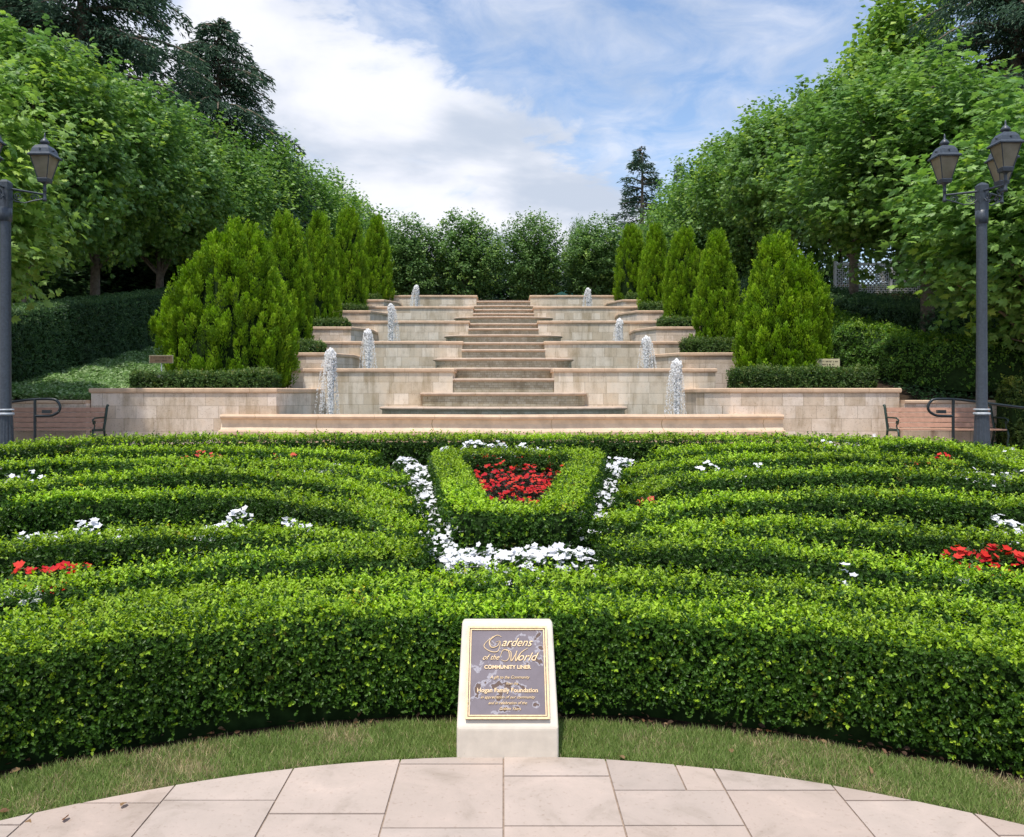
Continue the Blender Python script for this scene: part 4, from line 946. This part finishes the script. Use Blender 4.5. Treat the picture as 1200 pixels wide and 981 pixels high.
# ------------------------------------------------------------------ trees
def limb_tubes(a, H, r0, r_, ctrs, fork):
    a.tube([(0, 0, -.3), (0, 0, 0), (.04, .02, fork * .5), (0, 0, fork), (.03, 0, H * .8)], [r0 * 1.35, r0 * 1.12, r0 * .95, r0 * .8, r0 * .2], 10)
    for c in ctrs:
        z0 = fork * r_.uniform(.8, 1.25) if c[2] < H * .7 else H * r_.uniform(.35, .6)
        p0 = np.array([0, 0, z0]); c = np.array(c); m = (p0 + c) / 2 + np.array([0, 0, .25]) + r_.normal(0, .1, 3)
        a.tube([p0, m, c], [r0 * .38, r0 * .24, r0 * .07], 6)
def plane_mesh(seed, H, rx, zlo, n_cl, per, leaf, cols, tmpl, skirt=.0, shape=.5, voids=.0):
    """crown of lobed leaves: leafy shoots through a lumpy ellipsoid standing on zlo, reaching H"""
    r_ = np.random.default_rng(seed); a = Acc()
    n = n_cl; u = unit(r_.normal(size=(n, 3))); rad = r_.random(n) ** shape
    lum = 1 + .20 * wob(u, 3.2, seed) + .13 * wob(u, 8, seed + 1)
    hz = (H - zlo) / 2; ctr = np.array([0, 0, zlo + hz])
    P = ctr + u * (rad * lum)[:, None] * np.array([rx, rx, hz])
    keep = wob(P, 1.9, seed + 3) > -1.0 + voids; P = P[keep]; u = u[keep]; rad = rad[keep]; n = len(P)
    D = unit(u + np.array([0, 0, .55]) + r_.normal(0, .3, (n, 3)))
    Pp = np.repeat(P, per, 0); Dd = np.repeat(D, per, 0); m = n * per
    t = r_.uniform(-.45, .45, m)[:, None]; Pp = Pp + Dd * t * leaf * 4 + r_.normal(0, leaf * .75, (m, 3))
    hd = r_.uniform(0, 2 * PI, m)
    A = unit(np.stack([np.cos(hd), np.sin(hd), r_.uniform(-.6, .4, m)], 1) + Dd * .4)
    Nn = unit(np.stack([r_.normal(0, .6, m), r_.normal(0, .6, m), np.ones(m) * .8], 1) + np.repeat(u, per, 0) * .7)
    ci = cols[r_.integers(0, len(cols), n)] * r_.uniform(.85, 1.15, (n, 1)); yel = (r_.random(n) < .16 * (rad > .8))[:, None]
    ci = np.where(yel, ci * np.array([1.7, 1.45, 1.2]), ci); col = np.repeat(ci, per, 0) * r_.uniform(.85, 1.15, (m, 1))
    sz = leaf * r_.uniform(.6, 1.25, m)
    leaves(a, Pp, A, Nn, sz, sz, col, tmpl)
    cm = a.mesh('crown', M['leaf'])
    b = Acc(); cs = [tuple(P[i] * np.array([.85, .85, 1])) for i in r_.choice(n, 26, replace=False)]; limb_tubes(b, H * .92, .15 * H / 8, r_, cs, max(zlo, H * .2))
    return cm, b.mesh('trunk', M['bark'])
PG = np.array([(.14, .26, .06), (.17, .30, .065), (.21, .35, .08), (.14, .26, .075)])
PL = np.array([(.19, .33, .07), (.24, .38, .08), (.28, .43, .10)])
protoA = plane_mesh(1, 9, 3.0, 2.6, 2000, 17, .165, PG, T_MAPLE)
protoB = plane_mesh(2, 9, 3.0, 2.9, 2000, 17, .165, PG, T_MAPLE)
protoC = plane_mesh(5, 9, 3.2, 1.2, 2000, 13, .19, PG, T_KITE, voids=.1)
nearL = plane_mesh(3, 9, 2.7, 2.2, 1300, 14, .20, PL, T_MAPLE, voids=.25)
nearR = plane_mesh(4, 9, 2.8, 2.3, 1400, 14, .20, PG * 1.1, T_MAPLE, voids=.2)
far_round = plane_mesh(7, 5, 1.9, .25, 1200, 18, .12, np.array([(.11, .21, .06), (.14, .25, .07), (.18, .31, .085)]), T_KITE)
far_round2 = plane_mesh(8, 5, 1.8, .3, 1200, 18, .12, np.array([(.11, .21, .06), (.14, .25, .07), (.18, .31, .085)]), T_KITE)
tall_light = plane_mesh(9, 12, 2.3, 3.0, 1500, 12, .26, PL * .95, T_KITE, voids=.35)
def tree(name, label, cat, group, proto, ph, px, d, topy, rx_scale, rz, x=None):
    x = (px - CX) * d / F if x is None else x; z0 = g1(x, d); H = EYE + (HY - topy) * d / F - z0
    root = thing(name, label, cat, (x, d, z0), rz, group); root.scale = (rx_scale, rx_scale, H / ph)
    put('trunk', proto[1], root); put('crown', proto[0], root)
G1 = 'plane trees along the stairs'
T_ = [('plane_tree', 'nearest big leaved plane tree at the left picture edge, reaching past the lamp', nearL, -88, 15.2, 28, .88, .3),
      ('plane_tree', 'tall plane tree behind the left lamp, its crown touching the left edge', protoA, 30, 22.5, 35, 1.0, 1.1),
      ('plane_tree', 'plane tree with a bare grey trunk showing above the left clipped hedge', protoB, 112, 26.5, 82, 1.0, 2.0),
      ('plane_tree', 'plane tree behind the broad evergreen, third in the left row', protoA, 188, 31.5, 132, 1.0, 3.2),
      ('plane_tree', 'plane tree fourth in the left row, below the drooping cedar', protoC, 243, 37, 150, 1.0, .7),
      ('plane_tree', 'plane tree fifth in the left row above the second evergreen', protoC, 298, 43, 168, 1.0, 2.7),
      ('plane_tree', 'plane tree sixth in the left row on the sky line', protoC, 344, 49, 186, 1.0, 4.7),
      ('plane_tree', 'plane tree seventh in the left row on the falling sky line', protoC, 386, 56, 212, 1.0, 1.7),
      ('plane_tree', 'last small looking plane tree of the left row near the stair top', protoC, 420, 62, 236, 1.0, 5.5),
      ('plane_tree', 'nearest big leaved plane tree at the right picture edge behind the lamp', nearR, 1235, 17.0, 120, 1.0, .9),
      ('plane_tree', 'plane tree with a thick trunk above the right hedge near the lamp', protoB, 1085, 22.0, 88, 1.1, 5.0),
      ('plane_tree', 'plane tree with dark gaps in its crown right of the plump evergreen', protoA, 1000, 28.0, 92, 1.0, 4.2),
      ('plane_tree', 'plane tree right behind the plump evergreen, third in the right row', protoB, 930, 33, 122, 1.0, .4),
      ('plane_tree', 'plane tree fourth in the right row above the second evergreen', protoC, 890, 39, 138, 1.0, 1.4),
      ('plane_tree', 'plane tree fifth in the right row on the sky line', protoC, 852, 45, 170, 1.0, 3.3),
      ('plane_tree', 'plane tree sixth in the right row on the falling sky line', protoC, 822, 52, 200, 1.0, 2.3),
      ('plane_tree', 'last small looking plane tree of the right row near the stair top', protoC, 795, 58, 226, 1.0, 5.1)]
for nm, lab, pr, px, d, ty, rs, rz in T_: tree(nm, lab, 'tree', G1, pr, 9, px, d, ty, rs, rz)
tree('broadleaf_tree', 'tall pale green tree rising above the right row beside the dark cedar', 'tree', None, tall_light, 12, 1055, 38, -12, 1.1, .4)
tree('broadleaf_tree', 'small bright tree top just over the right row, left of the tall pale tree', 'tree', None, protoC, 9, 985, 42, 82, .9, 2.0)
for px, d, ty, rs, rz, pr, lab in ((483, 43, 252, .94, .2, far_round, 'round crowned tree at the stair top, first from the left'), (546, 43.5, 248, 1.08, 1.5, far_round2, 'round crowned tree at the stair top, second from the left'),
                              (622, 43, 248, .95, 2.8, far_round, 'round crowned tree at the stair top just right of the stairs'), (697, 43.5, 255, 1.0, 4.1, far_round2, 'round crowned tree at the stair top by the tall distant cedar'),
                              (676, 56, 254, .5, 3.0, far_round, 'thin tree behind the round crowned trees, in their right gap'), (578, 58, 272, .5, 4.0, far_round2, 'thin tree behind the round crowned trees, in their middle gap'),
                              (445, 47, 262, .95, 2.0, far_round2, 'round tree at the stair top hidden behind the left topmost evergreen'), (742, 47, 262, .95, 2.4, far_round, 'round tree at the stair top hidden behind the right topmost evergreen')):
    tree('round_tree', lab, 'tree', 'round trees at the stair top', pr, 5, px, d, ty, rs, rz)

def cedar_mesh(seed, H, rb, zlo, n_br, droop, dens=1.0, bare=0.0, needle=.16, cols=None):
    r_ = np.random.default_rng(seed); a = Acc(); b = Acc()
    b.tube([(0, 0, -.3), (0, 0, H * .4), (.05, 0, H * .97)], [H * .022, H * .015, .02], 8)
    cols = np.array([(.05, .10, .06), (.07, .125, .075), (.09, .155, .09)]) if cols is None else cols
    for i in range(n_br):
        t = (i + r_.random()) / n_br; z = zlo + (H - zlo) * t; th = r_.uniform(0, 2 * PI)
        Lb = rb * (1 - t) ** .6 * r_.uniform(.6, 1.15) + .15; k = 9
        ss = np.linspace(0, 1, k); dz = .25 * Lb * ss - droop * Lb * ss ** 2
        pts = np.stack([np.cos(th) * Lb * ss, np.sin(th) * Lb * ss, z + dz], 1)
        b.tube([tuple(p) for p in pts], list(np.linspace(.05, .012, k) * H / 9), 5)
        n = int(300 * dens * Lb / rb * (rb / 3) + 30); s = bare + (1 - bare) * r_.random(n) ** .7
        x = np.interp(s, ss, pts[:, 0]); y = np.interp(s, ss, pts[:, 1]); zz = np.interp(s, ss, pts[:, 2])
        wd = Lb * .28 * np.sin(np.clip(s * .9 + .1, 0, 1) * PI) ** .6 + .08; o = r_.normal(0, .5, n) * wd; hang = np.abs(r_.normal(0, .16, n)) * (1 + droop * 2)
        P = np.stack([x - math.sin(th) * o, y + math.cos(th) * o, zz - hang + .05], 1)
        A = unit(np.stack([math.cos(th) * .7 - math.sin(th) * np.sign(o) * .6 + r_.normal(0, .35, n), math.sin(th) * .7 + math.cos(th) * np.sign(o) * .6 + r_.normal(0, .35, n), r_.normal(-.1 - droop * .8, .35, n)], 1))
        sz = needle * r_.uniform(.6, 1.3, n) * 1.3
        leaves(a, P, A, unit(np.array([0, 0, 1.]) + r_.normal(0, .6, (n, 3))), sz, sz * .3, cols[r_.integers(0, 3, n)] * r_.uniform(.8, 1.3, (n, 1)), T_KITE)
    return a.mesh('crown', M['needle']), b.mesh('trunk', M['bark'])
cedA = cedar_mesh(1, 16, 5.2, 4, 150, .45, 1.5); cedB = cedar_mesh(2, 14, 4.4, 3, 120, .6, 1.4); cedC = cedar_mesh(3, 10, 2.6, 1.0, 60, .25, 1.2, .1)
tree('cedar', 'huge dark cedar towering over the left plane trees at the top edge', 'tree', None, cedA, 16, 95, 36, -190, 1.35, .3)
tree('cedar', 'dark cedar at the upper left corner, behind the huge one', 'tree', None, cedB, 14, -10, 40, -200, 1.6, 1.9)
tree('cedar', 'drooping dark cedar against the clouds above the left row', 'tree', None, cedB, 14, 256, 44, 22, 1.45, 2.2)
tree('cedar', 'dark cedar leaning into the frame at the top right corner', 'tree', None, cedA, 16, 1190, 31, -190, 1.0, 4.0)
tree('cedar', 'slender distant cedar standing alone right of the stair top', 'tree', None, cedC, 10, 752, 66, 172, 1.6, .5)
tree('cedar', 'small tip of a far cedar just over the right row', 'tree', None, cedC, 10, 799, 74, 192, 1.2, 2.5)
# dark evergreen shrubs that close the view under the crowns
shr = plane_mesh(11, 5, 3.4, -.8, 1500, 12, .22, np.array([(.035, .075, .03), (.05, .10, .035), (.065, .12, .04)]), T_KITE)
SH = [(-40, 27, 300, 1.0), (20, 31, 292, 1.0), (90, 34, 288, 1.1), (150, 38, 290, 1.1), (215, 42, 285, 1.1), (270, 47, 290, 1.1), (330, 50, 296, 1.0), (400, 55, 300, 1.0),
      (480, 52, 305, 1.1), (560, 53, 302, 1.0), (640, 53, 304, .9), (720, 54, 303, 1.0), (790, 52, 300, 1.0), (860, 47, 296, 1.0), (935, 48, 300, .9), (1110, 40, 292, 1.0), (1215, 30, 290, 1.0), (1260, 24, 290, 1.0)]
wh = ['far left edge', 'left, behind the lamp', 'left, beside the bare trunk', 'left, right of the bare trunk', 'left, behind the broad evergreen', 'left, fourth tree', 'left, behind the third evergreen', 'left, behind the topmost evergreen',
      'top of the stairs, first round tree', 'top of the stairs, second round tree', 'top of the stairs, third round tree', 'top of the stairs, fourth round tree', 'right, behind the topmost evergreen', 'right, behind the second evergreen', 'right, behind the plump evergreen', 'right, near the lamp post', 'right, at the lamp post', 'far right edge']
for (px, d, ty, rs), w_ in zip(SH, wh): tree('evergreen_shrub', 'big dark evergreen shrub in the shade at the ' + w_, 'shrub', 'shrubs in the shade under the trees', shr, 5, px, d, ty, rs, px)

# ------------------------------------------------------------------ street lamps
M['glass'] = None
def frosted():
    m, N, L, b = material('amber_frosted_glass', .35, .5)
    n = tex(N, L, 'ShaderNodeTexNoise', 5)
    L.new(ramp(N, L, n.outputs[0], [(.3, (.30, .25, .16)), (.7, (.50, .43, .30))]), b.inputs['Base Color'])
    b.inputs['Transmission Weight'].default_value = .35; return m
M['glass'] = frosted(); M['band'] = simple('pale_worn_paint', (.5, .53, .56), .5, .4)
def lantern(root, c):
    a = Acc(); x, y, z = c
    KW, KH = .77, .92
    q = lambda prof, n=4, sq=True, sm=False: a.lathe([(r * KW * (1.414 if n == 4 else 1), h * KH) for r, h in prof], n, c, smooth=sm, sq=sq)
    q([(.0, -.30), (.035, -.30), (.045, -.27), (.035, -.25), (.032, -.12), (.042, -.11), (.032, -.09), (.032, .0), (.05, .02), (.09, .04)], 10, False, True)
    q([(.0, .04), (.10, .04), (.115, .10), (.105, .115), (.0, .115)])
    q([(.205, .50), (.245, .495), (.25, .52), (.20, .56), (.175, .64), (.13, .70), (.085, .72), (.0, .72)])
    q([(.0, .70), (.07, .715), (.07, .745), (.10, .755), (.085, .80), (.04, .84), (.015, .86), (.018, .90), (.006, .95), (0, .95)], 12, False, True)
    for sx, sy in ((1, 1), (1, -1), (-1, 1), (-1, -1)): a.tube([(x + sx * .100 * KW, y + sy * .100 * KW, z + .11 * KH), (x + sx * .205 * KW, y + sy * .205 * KW, z + .50 * KH)], .008, 5)
    for s in (1, -1):
        for ax in (0, 1):
            p = (x + (s * .17 * KW if ax == 0 else 0), y + (s * .17 * KW if ax else 0), z + .62 * KH); a.tube([p, (p[0] + (s * .03 if ax == 0 else 0), p[1] + (s * .03 if ax else 0), p[2])], .014, 6)
    ob = a.build('lantern', M['iron'], root)
    g = Acc(); g.lathe([(.097 * 1.414 * KW, .116 * KH), (.200 * 1.414 * KW, .505 * KH)], 4, c, smooth=False, sq=True); g.build('glass_pane', M['glass'], ob)
    b = Acc(); b.lathe([(.0, .12), (.045, .12), (.045, .18), (.0, .18)], 10, c); b.build('lamp_fitting', M['iron'], ob)
def lamp(label, x, y, arms, Htop=4.9):
    z0 = g1(x, y); root = thing('street_lamp', label, 'street lamp', (x, y, z0), group='lamp posts beside the maze')
    a = Acc(); a.lathe([(.20, 0), (.20, .10), (.165, .16), (.14, .30), (.135, .32)], 24, smooth=False); a.build('base', M['iron'], root)
    a = Acc(); a.lathe([(.132, .3), (.118, .55), (.108, .80)], 32, smooth=False, flute=-.07)
    a.lathe([(.10, .80), (.088, .9), (.082, 2.4), (.080, 4.0)], 24); a.lathe([(.08, 3.98), (.098, 3.99), (.098, 4.20), (.08, 4.21)], 24)
    a.lathe([(.088 * 1.2, 4.2), (.088 * 1.2, 4.62), (.06, 4.66), (0, 4.68)], 4, smooth=False, sq=True); a.build('post', M['iron'], root)
    a = Acc(); a.lathe([(.11, .80), (.128, .81), (.128, .84), (.11, .85)], 24); a.lathe([(.11, .88), (.124, .885), (.124, .905), (.11, .91)], 24); a.build('collar', M['band'], root)
    r = .56
    for an in arms:
        dx, dy = math.cos(R(an)), math.sin(R(an)); pt = lambda u, z: (dx * u, dy * u, z)
        a = Acc(); a.tube([pt(.05, 4.53), pt(r - .02, 4.50)], .018, 8)
        for s in (0, 1):
            cu = []
            for k in range(26):
                t = k / 25; th = t * 3.4 * PI; rr = .065 * (1 - .75 * t)
                cx_ = .17 if s == 0 else .42; cu.append(pt(cx_ + (-1 if s == 0 else 1) * rr * math.cos(th) * -1, 4.42 + rr * math.sin(th) * (1 if s == 0 else -1) * -1))
            a.tube(cu, .008, 5)
        a.tube([pt(.06, 4.40), pt(.14, 4.33), pt(.27, 4.32), pt(.38, 4.37), pt(r - .03, 4.42)], .010, 6)
        a.build('arm', M['iron'], root); lantern(root, pt(r, 4.66))
lamp('tall grey lamp post at the left edge, in front of the left bench', (6.5 - CX) * 13.3 / F, 13.3, (32, 152, 275))
lamp('tall grey lamp post with three lanterns in front of the right bench', (1150.5 - CX) * 13.5 / F, 13.5, (165, 275, 28))

# ------------------------------------------------------------------ benches
def bench(label, x, y, Lb=2.2, z0=.462):
    root = thing('park_bench', label, 'bench', (x, y, z0), group='slatted benches by the low walls')
    # backrest
    a = Acc()
    for k in range(4):
        z = .50 + k * .105; yy = .20 + k * .028; a.obox((-Lb / 2 + .03, yy, z), (Lb / 2 - .03, yy, z), .022, .088, up=(0, .25, 1))
    a.build('backrest', M['slat'], root)
    a = Acc()
    for k in range(5): a.obox((-Lb / 2 + .03, -.26 + k * .095, .425), (Lb / 2 - .03, -.26 + k * .095, .425), .082, .026)
    a.build('seat', M['slat'], root)
    for s in (-1, 1):
        a = Acc(); X = s * (Lb / 2)
        a.tube([(X, .30, 0), (X, .22, .22), (X, .17, .42), (X, .24, .66), (X, .30, .88), (X, .33, .91)], [.026, .022, .026, .024, .026, .03], 8)
        a.tube([(X, -.34, 0), (X, -.26, .14), (X, -.30, .30), (X, -.28, .41), (X, .17, .40)], [.026, .02, .022, .024, .024], 8)
        a.build('end_frame', M['green_iron'], root)
        a = Acc(); a.tube([(X, .22, .66), (X, .02, .66), (X, -.20, .655), (X, -.29, .62), (X, -.26, .54), (X, -.20, .55), (X, -.22, .60)], .017, 7)
        a.tube([(X, -.24, .42), (X, -.21, .50), (X, -.27, .60)], .014, 6); a.build('armrest', M['green_iron'], root)
    a = Acc(); a.tube([(-Lb / 2, .1, .14), (Lb / 2, .1, .14)], .012, 6); a.build('tie_rod', M['green_iron'], root)
dB = 16.55
bench('pinkish slatted bench with green iron ends on the left, behind the loop handrail', (54 - CX) * dB / F, dB)
bench('pinkish slatted bench with green iron ends on the right, behind the lamp post', (1108 - CX) * dB / F, dB)
# handrails
def rail(label, s, px_post, y):
    x = (px_post - CX) * y / F; z0 = g1(x, y); k = y / F; root = thing('handrail', label, 'handrail', (x, y, z0), group='loop ended handrails'); T0 = EYE - (468 - HY) * k - z0
    a = Acc(); a.tube([(0, 0, 0), (0, 0, T0)], .026, 10); a.build('post', M['rail'], root); a = Acc(); a.tube([(s * 2.6, 0, -.3), (s * 2.6, 0, T0 - .33)], .026, 10); a.build('post', M['rail'], root)
    q = lambda px, py: (s * px * k, 0, T0 - (py - 468) * k)
    pts = [q(190, 491), q(84, 478), q(28, 471), q(2, 468), q(-20, 467.8), q(-26, 470), q(-29.5, 476), q(-28, 482), q(-21, 486.5), q(-12, 487.5), q(0, 487.5)]
    P = catmull([np.array(p) for p in pts], .04); a = Acc(); a.tube([tuple(p) for p in P], .024, 10); a.build('rail', M['rail'], root)
    a = Acc(); p = q(-14, 482.5); a.box(p[0] - .075, p[0] + .075, -.03, .03, p[2] - .03, p[2] + .03); a.build('bracket_box', M['rail'], root)
rail('dark loop ended handrail before the left bench', -1, 41, 14.4)
rail('dark loop ended handrail before the right bench, sloping down to the right edge', 1, 1117, 14.6)

# ------------------------------------------------------------------ plant signs
def sign(name, label, px, py, w, h, d, zb, cf, cb, plate=(.5, .45, .3), lines=True):
    x = (px - CX) * d / F; z = EYE - (py - HY) * d / F; W_ = w * d / F; H_ = h * d / F
    root = thing(name, label, 'sign', (x, d, zb)); zc = z - zb
    a = Acc(); a.obox((0, .012, 0), (0, .012, zc), .02, .012, up=(0, 1, 0)); a.build('stake', M['band'], root)
    a = Acc(); a.box(-W_ / 2, W_ / 2, -.008, .008, zc - H_ / 2, zc + H_ / 2); a.build('frame', simple('sign_edge', cf, .5, .4), root)
    a = Acc(); a.box(-W_ / 2 + .012, W_ / 2 - .012, -.012, -.0085, zc - H_ / 2 + .012, zc + H_ / 2 - .012); pn = a.build('panel', simple('sign_face', cb, .5, .4, var=.1), root)
    if lines:
        r_ = random.Random(px); a = Acc()
        for row, (x0, x1) in enumerate(((-.40, .40), (-.24, .24))):
            xx = x0 * W_
            while xx < x1 * W_:
                lw = r_.uniform(.012, .022); zz = zc + H_ * (.17 if row == 0 else -.17); hh = H_ * .10
                a.box(xx, xx + lw * .35, -.0145, -.0125, zz - hh, zz + hh); a.box(xx + lw * .35, xx + lw, -.0145, -.0125, zz + hh * r_.choice([-.9, -.2, .5]), zz + hh * r_.choice([.6, .9])); xx += lw + .008 + (r_.random() < .15) * .02
        a.build('faded_writing', simple('dark_letter_paint', (.07, .045, .03), .6, .3), pn)
sign('plant_sign', 'brown plant sign with a pale edge at the foot of the left broad evergreen', 189, 421, 28, 9.5, 17.9, PZ[0] - .05, (.42, .40, .26), (.17, .12, .07))
sign('plant_sign', 'cream plant sign at the foot of the right plump evergreen', 970, 425.5, 28, 10, 18.4, PZ[0] - .05, (.62, .56, .36), (.66, .58, .36))
sign('plant_tag', 'tiny pale tag on a white stake on the left planter edge', 188.5, 441.5, 8, 3.5, 17.75, PZ[0] - .05, (.55, .58, .60), (.58, .62, .62), lines=False)

# ------------------------------------------------------------------ things glimpsed behind
def lattice():
    root = thing('lattice_fence', 'white lattice fence on a low pale wall glimpsed under the right plane trees', 'fence', (18.0, 33, 5.1))
    a = Acc(); W_, H_ = 9.0, 1.25
    def bar(p, q):
        # clip to panel
        (x0, z0), (x1, z1) = p, q
        a.obox((x0, 0, z0), (x1, 0, z1), .02, .045, up=(0, 0, 1))
    st = .17
    for k in range(int((W_ + H_) / st)):
        u = k * st; x0, z0 = (u, 0) if u <= W_ else (W_, u - W_); x1, z1 = (u - H_, H_) if u >= H_ else (0, u)
        bar((x0 - W_ / 2, z0 + .5), (x1 - W_ / 2, z1 + .5)); bar((W_ / 2 - x0, z0 + .5), (W_ / 2 - x1, z1 + .5))
    wm = simple('white_fence_paint', (.75, .73, .68), .6, .3, var=.08)
    a.build('lattice', wm, root); a = Acc(); a.box(-W_ / 2, W_ / 2, -.05, .05, 1.75, 1.85); a.box(-W_ / 2, W_ / 2, -.06, .06, .38, .5)
    for k in range(5): xx = -W_ / 2 + k * W_ / 4; a.box(xx - .05, xx + .05, -.055, .055, .38, 1.9)
    a.build('fence_frame', wm, root); a = Acc(); a.box(-W_ / 2 - .2, W_ / 2 + .2, -.12, .2, -1.2, .37); a.build('base_wall', wm, root)
lattice()
def tent(px, d, lab, sc=1.0):
    x = (px - CX) * d / F; z0 = g1(x, d); root = thing('market_umbrella', lab, 'sunshade', (x, d, z0), group='green sunshades beyond the stair top'); root.scale = (sc, sc, sc * 1.0)
    a = Acc(); a.tube([(0, 0, 0), (0, 0, 1.5)], .03, 8); a.build('pole', M['iron'], root)
    a = Acc(); a.lathe([(1.6, .75), (1.6, .9), (.05, 1.5), (0, 1.5)], 8, smooth=False); a.build('canopy', simple('green_canvas', (.008, .055, .045), .8, .2), root)
tent(662, 47, 'dark green sunshade peeking over the top wall right of the stairs'); tent(586, 48, 'dark green sunshade glimpsed between the trunks behind the stairs', .62)
def house():
    x, d = 3.9, 64; z0 = g1(x, d); root = thing('pale_house', 'pale house glimpsed between the round trees beyond the stair top', 'house', (x, d, z0))
    a = Acc(); a.box(-2.2, 2.2, 0, 4, 0, 1.7); a.build('wall', simple('pale_plaster', (.68, .60, .48), .9, .2, var=.06), root)
    a = Acc(); a.add([(-2.5, -.3, 1.7), (2.5, -.3, 1.7), (2.5, 4.3, 1.7), (-2.5, 4.3, 1.7), (-2.0, 2, 2.6), (2.0, 2, 2.6)], [(0, 1, 5, 4), (2, 3, 4, 5)]); a.add([(-2.5, -.3, 1.7), (-2.5, 4.3, 1.7), (-2.0, 2, 2.6)], [(0, 1, 2)]); a.add([(2.5, -.3, 1.7), (2.5, 4.3, 1.7), (2.0, 2, 2.6)], [(0, 1, 2)])
    a.build('roof', simple('light_roof', (.5, .42, .34), .8, .2), root)
    a = Acc(); a.box(-.5, .5, -.03, 0, .5, 1.3); a.build('window', simple('dark_pane', (.04, .05, .06), .1, .5), root)
house()
